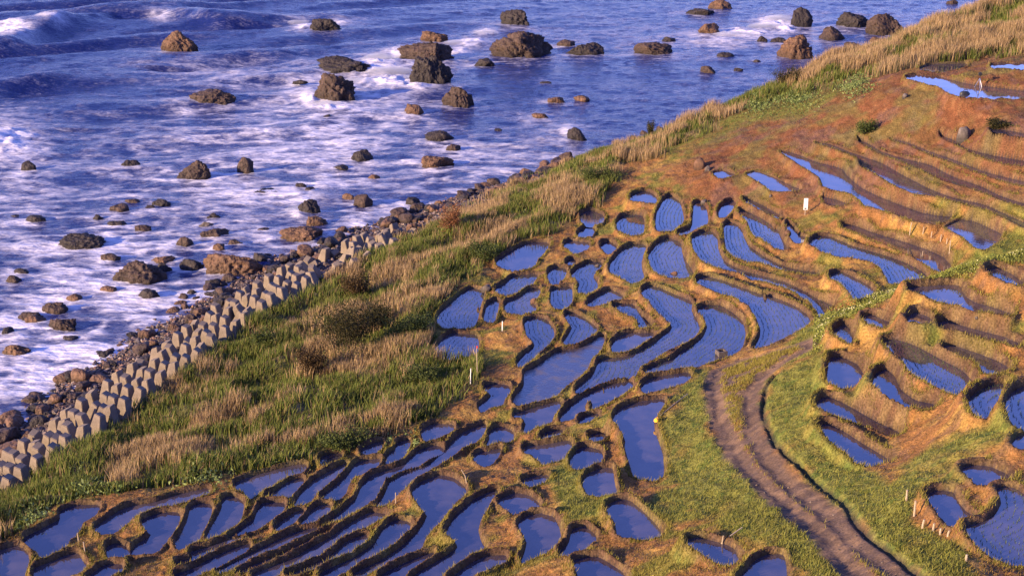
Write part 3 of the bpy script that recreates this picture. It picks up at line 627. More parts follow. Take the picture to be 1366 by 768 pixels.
for u, v, w, h, tn_ in ROCKS:                                    # a collar of foam, longer on the side the waves come from
    ru, rv, a = w*.75, max(3.5, w*.17), .62
    m = (abs(SU-u) < 3*ru) & (abs(SV-v) < 3*rv); FD[m] += a*np.exp(-((SU[m]-u+w*.25)/ru)**2-((SV[m]-v+1)/rv)**2)
FD = 1-np.exp(-FD*1.0)
midf = sst(90, 190, SV)*.16*sst(900, 500, SU)+.11
st = 1-np.abs(2*fbm(SX*.16+wx*.10, SY*.42+wy*.12, 66, 4)-1)*2.6     # long curling streaks
ls = 1-np.abs(2*fbm(SX*.5+wx*.15, SY*.9+wy*.15, 67, 3)-1)*3.0
cell = fbm(SX*.20, SY*.28, 68, 4)
shd = np.exp(-(np.maximum(-SB-.1, 0)/1.6)**2)
crest_f = sst(.45, 1.0, SZ-.2)*offs*.12
FM = FD*(.10+.55*np.clip(st, 0, 1)+.35*np.clip(ls, 0, 1)+.9*(cell-.5)*(1-FD)+.35*FD**2) + (midf+.18*shd)*np.clip(st*.9+ls*.55, 0, 1.6)*(.5+1.1*cell) + crest_f*np.clip(ls, 0, 1)
FM = np.clip(np.maximum(FM, SPL*(.62+1.3*(fbm(SX*.6+wx*.2, SY*.8, 70, 4)-.35)+.25*np.clip(st, 0, 1))*1.35), 0, 1.4)
sid = np.full(SX.shape, -1, np.int64)
kq = sk[:-1, :-1] & sk[1:, :-1] & sk[:-1, 1:] & sk[1:, 1:]
us = np.zeros(SX.shape, bool); us[:-1, :-1] |= kq; us[1:, :-1] |= kq; us[:-1, 1:] |= kq; us[1:, 1:] |= kq
sid[us] = np.arange(us.sum())
F = np.stack([sid[:-1, :-1][kq], sid[:-1, 1:][kq], sid[1:, 1:][kq], sid[1:, :-1][kq]], 1)
SZ += np.minimum(FM, 1)*.12 + SPL**1.3*(.30+1.3*np.clip(fbm(SX*.8, SY*.8, 69, 3)-.42, 0, 1))*sst(400, 230, SV)
me = raw_mesh('sea', np.stack([SX[us], SY[us], SZ[us]], 1), F); vcol(me, np.repeat(FM[us][:, None], 3, 1), 'foam')
m_sea = bpy.data.materials.new('sea_water'); m_sea.use_nodes = True; N = m_sea.node_tree.nodes; Lk = m_sea.node_tree.links; b = N['Principled BSDF']
b.inputs['IOR'].default_value = 1.34; tc = N.new('ShaderNodeTexCoord')
va = N.new('ShaderNodeVertexColor'); va.layer_name = 'foam'
mp = N.new('ShaderNodeMapping'); mp.inputs['Scale'].default_value = (.55, 1.5, 1); Lk.new(tc.outputs['Object'], mp.inputs[0])
nf = N.new('ShaderNodeTexNoise'); nf.inputs['Scale'].default_value = 1.7; nf.inputs['Detail'].default_value = 8; nf.inputs['Roughness'].default_value = .68; nf.inputs['Distortion'].default_value = 1.2; Lk.new(mp.outputs[0], nf.inputs['Vector'])
ma = N.new('ShaderNodeMath'); ma.operation = 'MULTIPLY_ADD'; ma.inputs[1].default_value = 1.35; ma.inputs[2].default_value = -.66; Lk.new(nf.outputs['Fac'], ma.inputs[0])
m2 = N.new('ShaderNodeMath'); m2.operation = 'ADD'; Lk.new(va.outputs['Color'], m2.inputs[0]); Lk.new(ma.outputs[0], m2.inputs[1])
mr = N.new('ShaderNodeMapRange'); mr.interpolation_type = 'SMOOTHSTEP'; mr.inputs[1].default_value = .05; mr.inputs[2].default_value = 1.35; mr.inputs[3].default_value = 0; mr.inputs[4].default_value = .9; Lk.new(m2.outputs[0], mr.inputs[0])
mc = N.new('ShaderNodeMixRGB'); mc.inputs[1].default_value = (.008, .015, .088, 1); mc.inputs[2].default_value = (.72, .68, .72, 1); Lk.new(mr.outputs[0], mc.inputs[0]); Lk.new(mc.outputs[0], b.inputs['Base Color'])
rr = N.new('ShaderNodeMapRange'); rr.inputs[3].default_value = .16; rr.inputs[4].default_value = .8; Lk.new(mr.outputs[0], rr.inputs[0]); Lk.new(rr.outputs[0], b.inputs['Roughness'])
nb = N.new('ShaderNodeTexNoise'); nb.inputs['Scale'].default_value = 1.6; nb.inputs['Detail'].default_value = 6; Lk.new(mp.outputs[0], nb.inputs['Vector'])
bp = N.new('ShaderNodeBump'); bp.inputs['Distance'].default_value = .26; Lk.new(nb.outputs['Fac'], bp.inputs['Height']); Lk.new(bp.outputs[0], b.inputs['Normal'])
put('sea', me, m_sea, kind='structure')
# open water beyond, out to the horizon
bx = np.linspace(-4000, 4500, 61); by = np.concatenate([np.linspace(-800, 60, 8), np.geomspace(90, 9000, 40)])
BX, BY = np.meshgrid(bx, by); ii = np.arange(BX.size).reshape(BX.shape)
F = np.stack([ii[:-1, :-1], ii[:-1, 1:], ii[1:, 1:], ii[1:, :-1]], -1).reshape(-1, 4)
me = raw_mesh('open_sea', np.stack([BX.ravel(), BY.ravel(), np.full(BX.size, -1.6)], 1), F); vcol(me, np.full((BX.size, 3), .1), 'foam'); put('open_sea', me, m_sea, kind='structure')

# ------------------------------------------------------------------ rocks in the surf: centre x, waterline y, width, height (px of the photograph), tone
m_rock = mat('dark_sea_rock', attr='tint', rough=.75, spec=.35, n1=(.5, .3), n2=(3.5, .45), bump=.4, bscale=2.0)
def rock_mesh(seed, sx, sy, sz, jag=.5, tone=0, sub=4):
    bm = bmesh.new(); bmesh.ops.create_icosphere(bm, subdivisions=sub, radius=1); rnd = random.Random(seed); off = Vector((rnd.uniform(-50, 50), rnd.uniform(-50, 50), rnd.uniform(-50, 50)))
    planes = []
    for _ in range(9):
        n = Vector((rnd.gauss(0, 1), rnd.gauss(0, 1), rnd.gauss(.25, .7))).normalized(); planes.append((n, rnd.uniform(.55, .9)))
    cols = []
    for v in bm.verts:
        p = v.co.copy()
        for n, dd in planes:                                     # broken flat faces
            t = p.dot(n)-dd
            if t > 0: p -= n*t*.85
        q = v.co*1.3+off; r = 1+jag*(.50*mnoise.noise(q)+.42*(.5-abs(mnoise.noise(q*2.3)))+.36*(.3-abs(mnoise.noise(q*4.7)))+.2*(.3-abs(mnoise.noise(q*9.1)))+.10*mnoise.noise(q*17))
        p *= r; 
        if p.z < -.35: p.z = -.35-(-.35-p.z)*.3
        v.co = Vector((p.x*sx, p.y*sy, p.z*sz))
    lo = [min(v.co[k] for v in bm.verts) for k in range(2)]; hi = [max(v.co[k] for v in bm.verts) for k in range(2)]; zt = max(v.co.z for v in bm.verts)
    for v in bm.verts:                                           # bring the lump to the size asked for
        v.co.x = (v.co.x-(lo[0]+hi[0])/2)*2*sx/(hi[0]-lo[0]); v.co.y = (v.co.y-(lo[1]+hi[1])/2)*2*sy/(hi[1]-lo[1]); v.co.z = sz*(v.co.z/zt)**.72 if v.co.z > 0 else v.co.z
    zt = sz
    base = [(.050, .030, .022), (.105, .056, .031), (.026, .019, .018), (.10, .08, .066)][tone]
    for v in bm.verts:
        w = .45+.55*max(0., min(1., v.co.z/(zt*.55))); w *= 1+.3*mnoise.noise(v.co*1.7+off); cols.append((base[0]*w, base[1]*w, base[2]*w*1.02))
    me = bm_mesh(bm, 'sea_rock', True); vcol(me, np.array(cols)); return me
rocks = []
for i, (u, v, w, h, tone) in enumerate(ROCKS):
    x, y = at(u, v, 0); x, y = float(x), float(y); s = FPX/(y*cp+CAM_H*sp)
    ww = w/s; hh = h/s*1.03; dp = min(ww, max(ww*.62, 1.0))
    zrise = max(.3, hh-dp*.25*.30)                                # part of the seen height is the top of the rock lying back
    big_ = w > 30
    me = rock_mesh(100+i, ww*.5, dp*.5, zrise*.92, .95 if i in (3, 5, 7, 4, 10) else .72, tone, 5 if w > 40 else (4 if big_ else 3))
    o = put('sea_rock', me, m_rock, cat='rock', group='rocks standing in the surf', loc=(x, y+dp*.38, -.04), rot=(0, 0, random.uniform(-.25, .25)))
    rocks.append((o, u, v, w, h, tone, ww))
# foam washing round the bigger rocks is part of the sea's foam patches above

# ------------------------------------------------------------------ shore: boulders, pebbles and concrete blocks
WL = [(-60,618),(0,574),(60,536),(130,488),(200,440),(290,392),(380,336),(470,308),(560,280),(650,252),(760,214)]
IN = [(-60,690),(0,652),(60,606),(130,556),(200,507),(270,455),(350,404),(430,362),(500,336),(560,314),(620,284),(700,252),(780,222)]
def band(n, t0, t1, A, Bp):
    A = np.array([at(a, b, .2) for a, b in A]); Bp = np.array([at(a, b, 1.2) for a, b in Bp])
    def arc(Q, s):
        l = np.concatenate([[0], np.cumsum(np.linalg.norm(np.diff(Q, axis=0), axis=1))]); s = s*l[-1]
        return np.stack([np.interp(s, l, Q[:, 0]), np.interp(s, l, Q[:, 1])], 1)
    s = RNG.random(n); t = (t0+(t1-t0)*RNG.random(n))[:, None]; return arc(A, s)*(1-t)+arc(Bp, s)*t
zs = lambda x, y: np.where((x > xs[0]+1) & (x < xs[-1]-1) & (y > ys[0]+1) & (y < ys[-1]-1), zg(x, y), zbase(x, y))
bmesh_ = [rock_mesh(500+i, 1, .8, .75, .4, (0, 1, 2, 2, 0, 1)[i % 6], 3) for i in range(12)]
pb = band(292, -.25, 1.0, WL, IN); zb = zs(pb[:, 0], pb[:, 1]); TONES = ['dark brown', 'rusty brown', 'grey-brown', 'blackish']
for i in range(len(pb)):
    r = random.choice([.35, .45, .55, .65, .8, 1.0])*random.uniform(.8, 1.15)
    o = put('shore_boulder', bmesh_[i % 12], m_rock, loc=(pb[i, 0], pb[i, 1], max(zb[i], -.25)+r*.15), rot=(random.uniform(-.3, .3), random.uniform(-.3, .3), random.uniform(0, 6.28)), scale=(r, r, r*random.uniform(.8, 1.1)),
            label='sea-worn boulder heaped on the shore beside the concrete blocks', cat='boulder', group='boulders heaped along the shore')
n = 13000; pp = band(n, -.2, 1.3, WL, IN); pz = zs(pp[:, 0], pp[:, 1]); bm = bmesh.new(); bmesh.ops.create_icosphere(bm, subdivisions=1, radius=1); iv = np.array([v.co for v in bm.verts]); fi = np.array([[v.index for v in f.verts] for f in bm.faces]); bm.free()
rr = .06+.2*RNG.random(n)**2.2; an = RNG.random(n)*6.28; sc = np.stack([rr*(.8+.6*RNG.random(n)), rr*(.7+.4*RNG.random(n)), rr*(.5+.4*RNG.random(n))], 1)
L_ = iv[None]*sc[:, None]*(1+.22*RNG.normal(0, 1, (n, len(iv), 1))*.6); ca, sa = np.cos(an)[:, None], np.sin(an)[:, None]
Vp = np.stack([L_[..., 0]*ca-L_[..., 1]*sa+pp[:, :1], L_[..., 0]*sa+L_[..., 1]*ca+pp[:, 1:], L_[..., 2]+np.maximum(pz, -.2)[:, None]+.05], -1)
me = raw_mesh('pebbles', Vp.reshape(-1, 3), (fi[None]+np.arange(n)[:, None, None]*len(iv)).reshape(-1, 3), False)
pc = np.array([(.09, .06, .05), (.16, .09, .06), (.06, .05, .055), (.17, .13, .10), (.11, .08, .075)])[RNG.integers(0, 5, n)]*(.7+.6*RNG.random((n, 1))); vcol(me, np.repeat(pc, len(iv), 0)); put('shore_pebbles', me, m_rock, kind='stuff', label='brown pebbles and cobbles along the waterline')

m_conc = mat('weathered_concrete', (.185, .147, .112), rough=.9, spec=.2, n1=(1.1, .22), n2=(14., .16), bump=.012, bscale=18.)
def block_mesh(seed):
    rnd = random.Random(seed); bm = bmesh.new()
    box(bm, (0, 0, .12), (1.3, 1.3, .5), 0, .8, .05)
    vs = []
    for z, sx, sy in ((.30, .98, 1.0), (1.75, .46, .66)):
        ox = 0 if z < 1 else .10
        for x, y in ((-.5, -.5), (.5, -.5), (.5, .5), (-.5, .5)): vs.append(bm.verts.new((x*sx+ox, y*sy, z-(.0 if z < 1 else .16*(x+.5)))))
    new = [bm.faces.new([vs[i] for i in f]) for f in [(4, 5, 6, 7), (0, 1, 5, 4), (1, 2, 6, 5), (2, 3, 7, 6), (3, 0, 4, 7)]]
    bmesh.ops.bevel(bm, geom=list({e for f in new for e in f.edges if not e.is_boundary}), offset=.035, segments=2, affect='EDGES')
    return bm_mesh(bm, 'wave_block')
wb = [block_mesh(i) for i in range(2)]
OUT = [(-50,672),(0,634),(60,592),(130,540),(200,492),(270,440),(350,390),(430,348),(500,325),(545,310)]
INN = [(-50,716),(0,686),(60,640),(130,592),(200,545),(270,492),(350,432),(430,388),(490,362),(545,336)]
Ao = np.array([at(a, b, .9) for a, b in OUT]); Ai = np.array([at(a, b, 2.0) for a, b in INN])
ln = np.linalg.norm(np.diff(Ao, axis=0), axis=1); cum = np.concatenate([[0], np.cumsum(ln)]); NB = int(cum[-1]/1.72); lai = np.concatenate([[0], np.cumsum(np.linalg.norm(np.diff(Ai, axis=0), axis=1))])
wid = np.linalg.norm(Ao[3]-Ai[3]); rows = 4
print('block strip', cum[-1], 'width', [round(float(np.linalg.norm(Ao[i]-Ai[i])), 1) for i in range(len(Ao))], NB)
nb_ = 0
for k in range(NB):
    for r in range(rows):
        s = (k+.5*(r % 2))/NB
        if s > 1: continue
        pO = np.array([np.interp(s*cum[-1], cum, Ao[:, 0]), np.interp(s*cum[-1], cum, Ao[:, 1])]); pI = np.array([np.interp(s*lai[-1], lai, Ai[:, 0]), np.interp(s*lai[-1], lai, Ai[:, 1])])
        t = (r+.35)/rows; p = pO*(1-t)+pI*t
        if s > .72 and random.random() < .16: continue
        tan = (Ao[min(int(np.searchsorted(cum, s*cum[-1])), len(Ao)-1)]-Ao[max(int(np.searchsorted(cum, s*cum[-1]))-1, 0)]); az = math.atan2(tan[1], tan[0])
        z = .55+1.25*t+random.uniform(-.08, .08); wild = 3 if s > .75 else 1
        put('wave_block', wb[0], m_conc, loc=(p[0], p[1], z), rot=(random.gauss(0, .12*wild), random.gauss(-.05, .12*wild), az-math.pi/2+math.pi/2*random.choice([0, 0, 2])+random.gauss(0, .06*wild)), scale=(1.08, 1.08, 1.16),
            label='tapered concrete wave-breaking block in the long row along the shore', cat='concrete block', group='concrete blocks along the shore'); nb_ += 1
print('blocks', nb_)

# spray hanging where the surf breaks on the rocks
m_sp = bpy.data.materials.new('spray'); m_sp.use_nodes = True; N = m_sp.node_tree.nodes; N.remove(N['Principled BSDF']); pv = N.new('ShaderNodeVolumePrincipled'); pv.inputs['Color'].default_value = (.96, .95, .97, 1); pv.inputs['Density'].default_value = .42; pv.inputs['Anisotropy'].default_value = .2
m_sp.node_tree.links.new(pv.outputs[0], N['Material Output'].inputs['Volume'])
bm = bmesh.new()
for u, v, rx, ry, rz_ in [(505,84,3.2,2.2,1.5),(520,98,4.2,2.4,1.0),(545,78,2.6,1.6,1.2),(552,108,2.6,1.6,.8),(478,112,3.0,1.8,.8),(414,128,1.6,1.3,.9),(432,141,2.6,1.2,.6),(648,46,2.6,1.4,.7),(606,60,2.2,1.4,.8),(1040,30,3.2,2.2,1.4),(1022,38,4.0,2.2,.9),(985,48,5.0,2.0,.6),(757,177,1.5,1.,.6),(20,45,6.,2.4,.8),(396,282,1.4,.9,.5),(398,31,2.2,1.2,.5)]:
    x0, y0 = at(u, v, 0); bmesh.ops.create_icosphere(bm, subdivisions=3, radius=1, matrix=Matrix.Translation((float(x0), float(y0), .15)) @ Matrix.Diagonal((rx, ry, rz_, 1)))
put('sea_spray', bm_mesh(bm, smooth=True), m_sp, kind='stuff', label='white spray thrown up where waves break on the rocks')
# ------------------------------------------------------------------ grass, reeds, weeds and bushes
DYc = np.gradient(ys)[:, None]*np.ones((1, len(xs)))
def pick(Wt, n):
    w = (Wt*use*DYc).ravel(); c = np.cumsum(w); k = np.searchsorted(c, RNG.random(n)*c[-1]); k = np.clip(k, 0, w.size-1)
    j, i = np.unravel_index(k, X.shape); x = xs[i]+(RNG.random(n)-.5)*XS; y = ys[j]+(RNG.random(n)-.5)*DYc[j, 0]
    return x, y, samp(HT, x, y), j, i
def blades(name, x, y, z, h, wd, lean, col, m, label, tall=True, wind=(.8, .3)):
    n = len(x); az = RNG.random(n)*6.283; ca, sa = np.cos(az)*wd/2, np.sin(az)*wd/2
    lx = RNG.normal(0, 1, n)*lean*h+wind[0]*lean*h*.5; ly = RNG.normal(0, 1, n)*lean*h+wind[1]*lean*h*.5
    if tall:
        Vv = np.zeros((n, 5, 3))
        for k, (t, wk) in enumerate(((0, 1.), (.55, .8))):
            Vv[:, 2*k, 0] = x-ca*wk+lx*t*t; Vv[:, 2*k, 1] = y-sa*wk+ly*t*t; Vv[:, 2*k+1, 0] = x+ca*wk+lx*t*t; Vv[:, 2*k+1, 1] = y+sa*wk+ly*t*t; Vv[:, 2*k:2*k+2, 2] = (z-.04+h*t)[:, None]
        Vv[:, 4, 0] = x+lx; Vv[:, 4, 1] = y+ly; Vv[:, 4, 2] = z+h*.97
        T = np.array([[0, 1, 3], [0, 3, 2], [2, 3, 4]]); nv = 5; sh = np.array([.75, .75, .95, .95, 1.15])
    else:
        Vv = np.zeros((n, 3, 3)); Vv[:, 0] = np.stack([x-ca, y-sa, z-.03], 1); Vv[:, 1] = np.stack([x+ca, y+sa, z-.03], 1); Vv[:, 2] = np.stack([x+lx, y+ly, z+h], 1)
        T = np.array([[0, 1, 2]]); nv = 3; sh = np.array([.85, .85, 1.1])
    me = raw_mesh(name, Vv.reshape(-1, 3), (T[None]+np.arange(n)[:, None, None]*nv).reshape(-1, 3))
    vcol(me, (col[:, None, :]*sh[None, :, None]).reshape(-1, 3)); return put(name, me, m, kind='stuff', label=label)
m_grass = mat('grass_blades', attr='tint', rough=.7, spec=.15, n1=(.4, .15), n2=(0, 0), trans=.3)
DRYB = [(250,600,70,30,1),(310,560,60,35,.8),(190,612,40,20,.8),(555,430,28,50,.7),(500,425,40,35,.6),(1200,70,220,30,1.3),(1330,25,90,40,1.3),(1080,105,60,22,1),(720,268,90,18,.9),(600,330,40,30,.6),(650,290,40,18,.7),(870,185,40,20,.8),(420,470,30,30,.4),(470,590,60,14,.3),
        (330,505,50,30,-1),(420,440,60,22,-1),(450,548,90,26,-.7),(570,540,60,45,-1),(620,520,40,40,-1),(250,642,140,14,-1),(60,672,60,20,-1),(820,222,60,14,-1),(700,300,60,14,-.8),(1010,142,130,14,-1.2),(200,640,60,12,-.8),(600,420,30,50,-.6)]
bias = np.zeros(X.shape)
for u, v, ru, rv, a in DRYB: bias += a*np.exp(-((U-u)/ru)**2-((V-v)/rv)**2)
DRY = sst(.49, .69, fbm(X*.24, Y*.24, 81, 3)+.45*(fbm(X*.9, Y*.9, 82, 2)-.5)+bias*.15)
clump = .12+3.2*fbm(X*.5, Y*.5, 83, 3)**2.2
okb = ZB*(DMIN > .35)*(HT > 1.5)
tone = lambda n, a, b: np.array(a)+(np.array(b)-np.array(a))*RNG.random((n, 1))
n = 105000; x, y, z, j, i = pick(okb*DRY*clump, n); far_ = sst(700, 1000, U[j, i])
hgt = (.5+.95*fbm(x*.35, y*.35, 84, 2)+.35*RNG.random(n))*(1+.25*far_)
c = tone(n, (.21, .138, .068), (.42, .295, .15)); c = np.where(RNG.random((n, 1)) < .15, tone(n, (.12, .075, .045), (.16, .13, .05)), c)
blades('dry_reeds', x, y, z, hgt, .05, .16, c, m_grass, 'straw-pink dry reeds standing on the bank above the shore')
n = 120000; x, y, z, j, i = pick(okb*(1-DRY*.85)*clump, n)
hgt = (.3+1.05*fbm(x*.3, y*.3, 85, 2)**1.3+.25*RNG.random(n))
c = tone(n, (.050, .075, .012), (.165, .18, .038)); c = np.where(RNG.random((n, 1)) < .12, tone(n, (.22, .15, .07), (.25, .18, .08)), c)
blades('tall_grass', x, y, z, hgt, .07, .22, c, m_grass, 'tall green grass on the bank between the blocks and the paddies')
# turf on the slopes
land = (DMIN > .12)*(mT < .4)*(1-ZB*.8)*(HT > 2.0)*(dD > .25)
n = 210000; x, y, z, j, i = pick(land*(.45+1.3*gp+.5*n2)*(1+3*sst(620, 768, V)), n); g_ = gp[j, i][:, None]
c = tone(n, (.15, .082, .022), (.28, .18, .045))*(1-g_)+tone(n, (.09, .105, .018), (.26, .245, .05))*g_
c = np.where(RNG.random((n, 1)) < .18, tone(n, (.055, .07, .016), (.11, .085, .03)), c)
f_ = (far[j, i]*.7)[:, None]; c = c*(1-f_)+tone(n, (.07, .035, .02), (.22, .115, .05))*f_
hgt = (.05+.10*RNG.random(n)+.10*gp[j, i]*fbm(x, y, 86, 2))
blades('short_turf', x, y, z, hgt, .045, .5, c, m_grass, 'short turf and dry grass on the terrace slopes', tall=False)
# tufts along the crests of the banks, and on the strip between the wheel ruts
crest = np.exp(-((DMIN-.3)/.12)**2)*(1-ZB)*(fbm(X*.8, Y*.8, 87, 3) > .44)*(1-far*.6)*(mT < .3) + mid*mT*sst(.34, .46, fbm(X*1.7, Y*1.7, 46, 3))*.8
n = 80000; x, y, z, j, i = pick(crest, n); c = tone(n, (.11, .10, .016), (.29, .24, .05)); hgt = .10+.2*RNG.random(n)**2
blades('bank_grass', x, y, z, hgt, .04, .35, c, m_grass, 'golden-green grass tufts on the crests of the mud banks', tall=False)
# leafy weeds and small cream flowers on the spur's ridge, and pale leafy weeds here and there on the bank
def leaves(name, x, y, z, size, col, m, label):
    n = len(x); a = RNG.normal(0, 1, (n, 3)); a /= np.linalg.norm(a, axis=1, keepdims=True); b_ = np.cross(a, RNG.normal(0, 1, (n, 3))); b_ /= np.linalg.norm(b_, axis=1, keepdims=True)
    P = np.stack([x, y, z], 1); s = size[:, None]
    Vv = np.stack([P-a*s, P-b_*s*.5, P+a*s, P+b_*s*.5], 1)
    me = raw_mesh(name, Vv.reshape(-1, 3), np.arange(4*n).reshape(-1, 4), False); vcol(me, np.repeat(col, 4, 0)); return put(name, me, m, kind='stuff', label=label)
RID = GREENS[2]
rz = sst(10, -4, pin(RID, U, V))*(Y < 100)*(U > 1085)*(DMIN > .3)
n = 34000; x, y, z, j, i = pick(rz, n); leaves('leafy_weeds', x, y, z+.02+.30*RNG.random(n), .045+.05*RNG.random(n), tone(n, (.08, .10, .018), (.27, .28, .06)), m_grass, 'leafy green weeds along the crest of the spur')
n = 1300; x, y, z, j, i = pick(rz*sst(.5, .6, fbm(X*.9, Y*.9, 88, 2)), n); m_fl = mat('cream_petals', attr='tint', rough=.6, n1=(0, 0), n2=(0, 0)); leaves('cream_flowers', x, y, z+.28+.15*RNG.random(n), .03+.025*RNG.random(n), tone(n, (.42, .40, .16), (.66, .62, .36)), m_fl, 'small cream flowers on the crest of the spur')
pw = np.zeros(X.shape)
for u, v, r in ((588, 388, 14), (662, 330, 9), (590, 400, 12), (1010, 137, 20), (110, 652, 20), (150, 650, 16), (270, 640, 26), (700, 300, 18), (380, 620, 18), (1060, 132, 20), (540, 595, 20), (40, 690, 22), (1140, 118, 18)): pw += np.exp(-((U-u)/r)**2-((V-v)/(r*.6))**2)
n = 14000; x, y, z, j, i = pick(pw*(DMIN > .3), n); leaves('pale_leafy_weeds', x, y, z+.05+.45*RNG.random(n), .07+.09*RNG.random(n), tone(n, (.08, .12, .03), (.22, .26, .09)), m_grass, 'broad-leaved pale green weeds on the bank')

m_stem = mat('bush_stem', (.07, .045, .03), n1=(4, .3), n2=(0, 0))
def bush(u, v, wpx, hpx, c0, c1, label, nl=2600):
    x, y, z = hitg(u, v); s = FPX/(y*cp+(CAM_H-z)*sp); r = wpx/s/2; hh = hpx/s; rs = np.random.default_rng(int(u*7+v))
    root = put('bush', None, label=label, cat='bush', group='bushes on the bank', loc=(x, y+r*.3, z-.1))
    bm = bmesh.new(); tips = []
    for k in range(9):
        a = rs.random()*6.28; e = rs.random()*.8+.25; L = hh*(.55+.5*rs.random()); d = np.array([math.cos(a)*e*r, math.sin(a)*e*r*.8, L]); tube(bm, [(0, 0, 0), tuple(d*.5+rs.normal(0, .05*r, 3)), tuple(d)], .05, 5, .012); tips += [d*.6, d*.8, d]
    put('stems', bm_mesh(bm), m_stem, parent=root)
    tips = np.array(tips); k = rs.integers(0, len(tips), nl); P = tips[k]+rs.normal(0, 1, (nl, 3))*np.array([r*.24, r*.22, hh*.13]); P[:, 2] = np.maximum(P[:, 2], .05)
    a = rs.normal(0, 1, (nl, 3)); a /= np.linalg.norm(a, axis=1, keepdims=True); b_ = np.cross(a, rs.normal(0, 1, (nl, 3))); b_ /= np.linalg.norm(b_, axis=1, keepdims=True); sz = (.05+.06*rs.random(nl))[:, None]
    Vv = np.stack([P-a*sz, P-b_*sz*.5, P+a*sz, P+b_*sz*.5], 1); me = raw_mesh('foliage', Vv.reshape(-1, 3), np.arange(4*nl).reshape(-1, 4), False)
    col = np.array(c0)+(np.array(c1)-np.array(c0))*rs.random((nl, 1)); vcol(me, np.repeat(col, 4, 0)); put('foliage', me, m_grass, parent=root)
DK = ((.018, .020, .007), (.062, .052, .018)); BR = ((.035, .024, .010), (.10, .062, .026)); RD = ((.13, .055, .025), (.26, .12, .05)); GR = ((.035, .05, .012), (.10, .12, .03))
for a in [(465,478,84,62,*DK,'large dark olive bush in the middle of the grassy bank',6500),(415,505,44,34,*BR,'brown bush just left of the large dark bush',3200),(500,445,44,36,*DK,'dark bush just above the large dark bush',3200),
          (476,400,44,30,*BR,'brown bush beside the end of the concrete blocks',3000),(600,312,34,34,*RD,'reddish bush on the shore edge beyond the concrete blocks',2600),(640,352,40,30,*GR,'dark green bush above the seaward paddies',2600),
          (852,188,18,16,*BR,'small brown bush at the cliff edge, middle of the shoreline',1200),(868,182,12,18,*DK,'thin upright dark bush at the cliff edge',900),(1050,116,36,22,*DK,'dark bush at the upper cliff edge below the wedge-shaped rock',2200),(545,458,50,34,*GR,'green bush between the dark bush and the seaward paddies',2800),
          (350,465,40,24,*GR,'green bush above the middle of the block row',2400),(800,246,50,20,*GR,'long dark green bush at the seaward corner of the terraces',2600),(560,520,46,30,*GR,'dark green bush left of the two slim poles',2800),(455,600,60,22,*GR,'low dark bush on the bank above the strips',2600),
          (1155,180,28,18,*GR,'dark bush on the red earth slope above the far strips',1800),(1335,175,30,18,*DK,'dark bush beside the pale boulder on the red slope',1800)]: bush(*a)
# ------------------------------------------------------------------ small things
m_wood = mat('bleached_wood', (.32, .25, .17), n1=(3, .2), n2=(30, .25)); m_white = mat('white_paint', (.8, .78, .74), rough=.5, n1=(5, .06), n2=(0, 0)); m_black = mat('black_plastic', (.02, .02, .022), rough=.5, n1=(0, 0), n2=(0, 0)); m_metal = mat('grey_metal', (.4, .4, .4), rough=.35, metal=1, n1=(0, 0), n2=(0, 0))
m_yel = mat('yellow_plastic', (.75, .42, .03), rough=.5, n1=(3, .1), n2=(0, 0)); m_net = mat('green_net', (.08, .22, .13), n1=(6, .3), n2=(0, 0)); m_stone = mat('pale_stone', attr='tint', rough=.85, n1=(1.5, .25), n2=(8, .3), bump=.05, bscale=5); m_red = mat('red_cap', (.45, .06, .04), n1=(0, 0), n2=(0, 0))
ORD = ['first', 'second', 'third', 'fourth', 'fifth', 'sixth', 'seventh', 'eighth', 'ninth', 'tenth', 'eleventh', 'twelfth', 'thirteenth', 'fourteenth', 'fifteenth', 'sixteenth', 'seventeenth', 'eighteenth', 'nineteenth', 'twentieth', 'twenty-first', 'twenty-second', 'twenty-third', 'twenty-fourth', 'twenty-fifth', 'twenty-sixth', 'twenty-seventh', 'twenty-eighth', 'twenty-ninth', 'thirtieth']
def stake(u, v0, v1, r, m, label, group=None, tilt=.05, name='wooden_stake', cat='stake'):
    x, y, z = hitg(u, v1); s = FPX/(y*cp+(CAM_H-z)*sp); h = (v1-v0)/s/cp
    bm = bmesh.new(); tx, ty = random.gauss(0, tilt)*h, random.gauss(0, tilt)*h
    tube(bm, [(0, 0, -.35), (tx*.4, ty*.4, h*.5), (tx, ty, h)], r, 7, r*.85)
    return put(name, bm_mesh(bm), m, label=label, cat=cat, group=group, loc=(x, y, z)), h
far_st = [(1213,297,314),(1231,303,312.5),(1242,309,317),(1254.5,313,322.5),(1263,318,325),(1266.5,321,337)]
for k, (u, a, b) in enumerate(far_st): stake(u, a, b, .045, m_wood, f'pale wooden stake, {ORD[k]} from the left on the bank behind the flowered spur', 'stakes on the far bank')
for k, (u, a, b) in enumerate([(1229.6,335,344.5),(1240.5,341,348.5)]): stake(u, a, b, .03, m_wood, f'thin stake standing in water below the staked far bank, the {"left" if k == 0 else "right"} one', 'thin stakes in the water')
nr = [(1209,652,668),(1219.5,667,688),(1230,692,704.5),(1244.6,697,708),(1254,704,713),(1264,706,715),(1288.5,739,748)]
for k, (u, a, b) in enumerate(nr): stake(u, a, b, .05, m_wood, f'stout wooden stake, {ORD[k]} from the left along the bank at lower right', 'stakes along the lower right bank', .08)
stake(627.5, 490, 512, .03, m_white, 'slim white pole at the foot of the taller red-topped pole', name='marker_pole', cat='pole')
o, h = stake(636.8, 462, 505, .03, m_wood, 'tall slim pole with a red top beside the grassy bank', name='marker_pole', cat='pole')
bm = bmesh.new(); box(bm, (0, 0, h), (.13, .13, .16), 0, 1, .02); put('cap', bm_mesh(bm), m_red, parent=o)
stake(670, 428, 441, .04, m_white, 'short white post among grass between two seaward paddies', name='marker_post', cat='post')
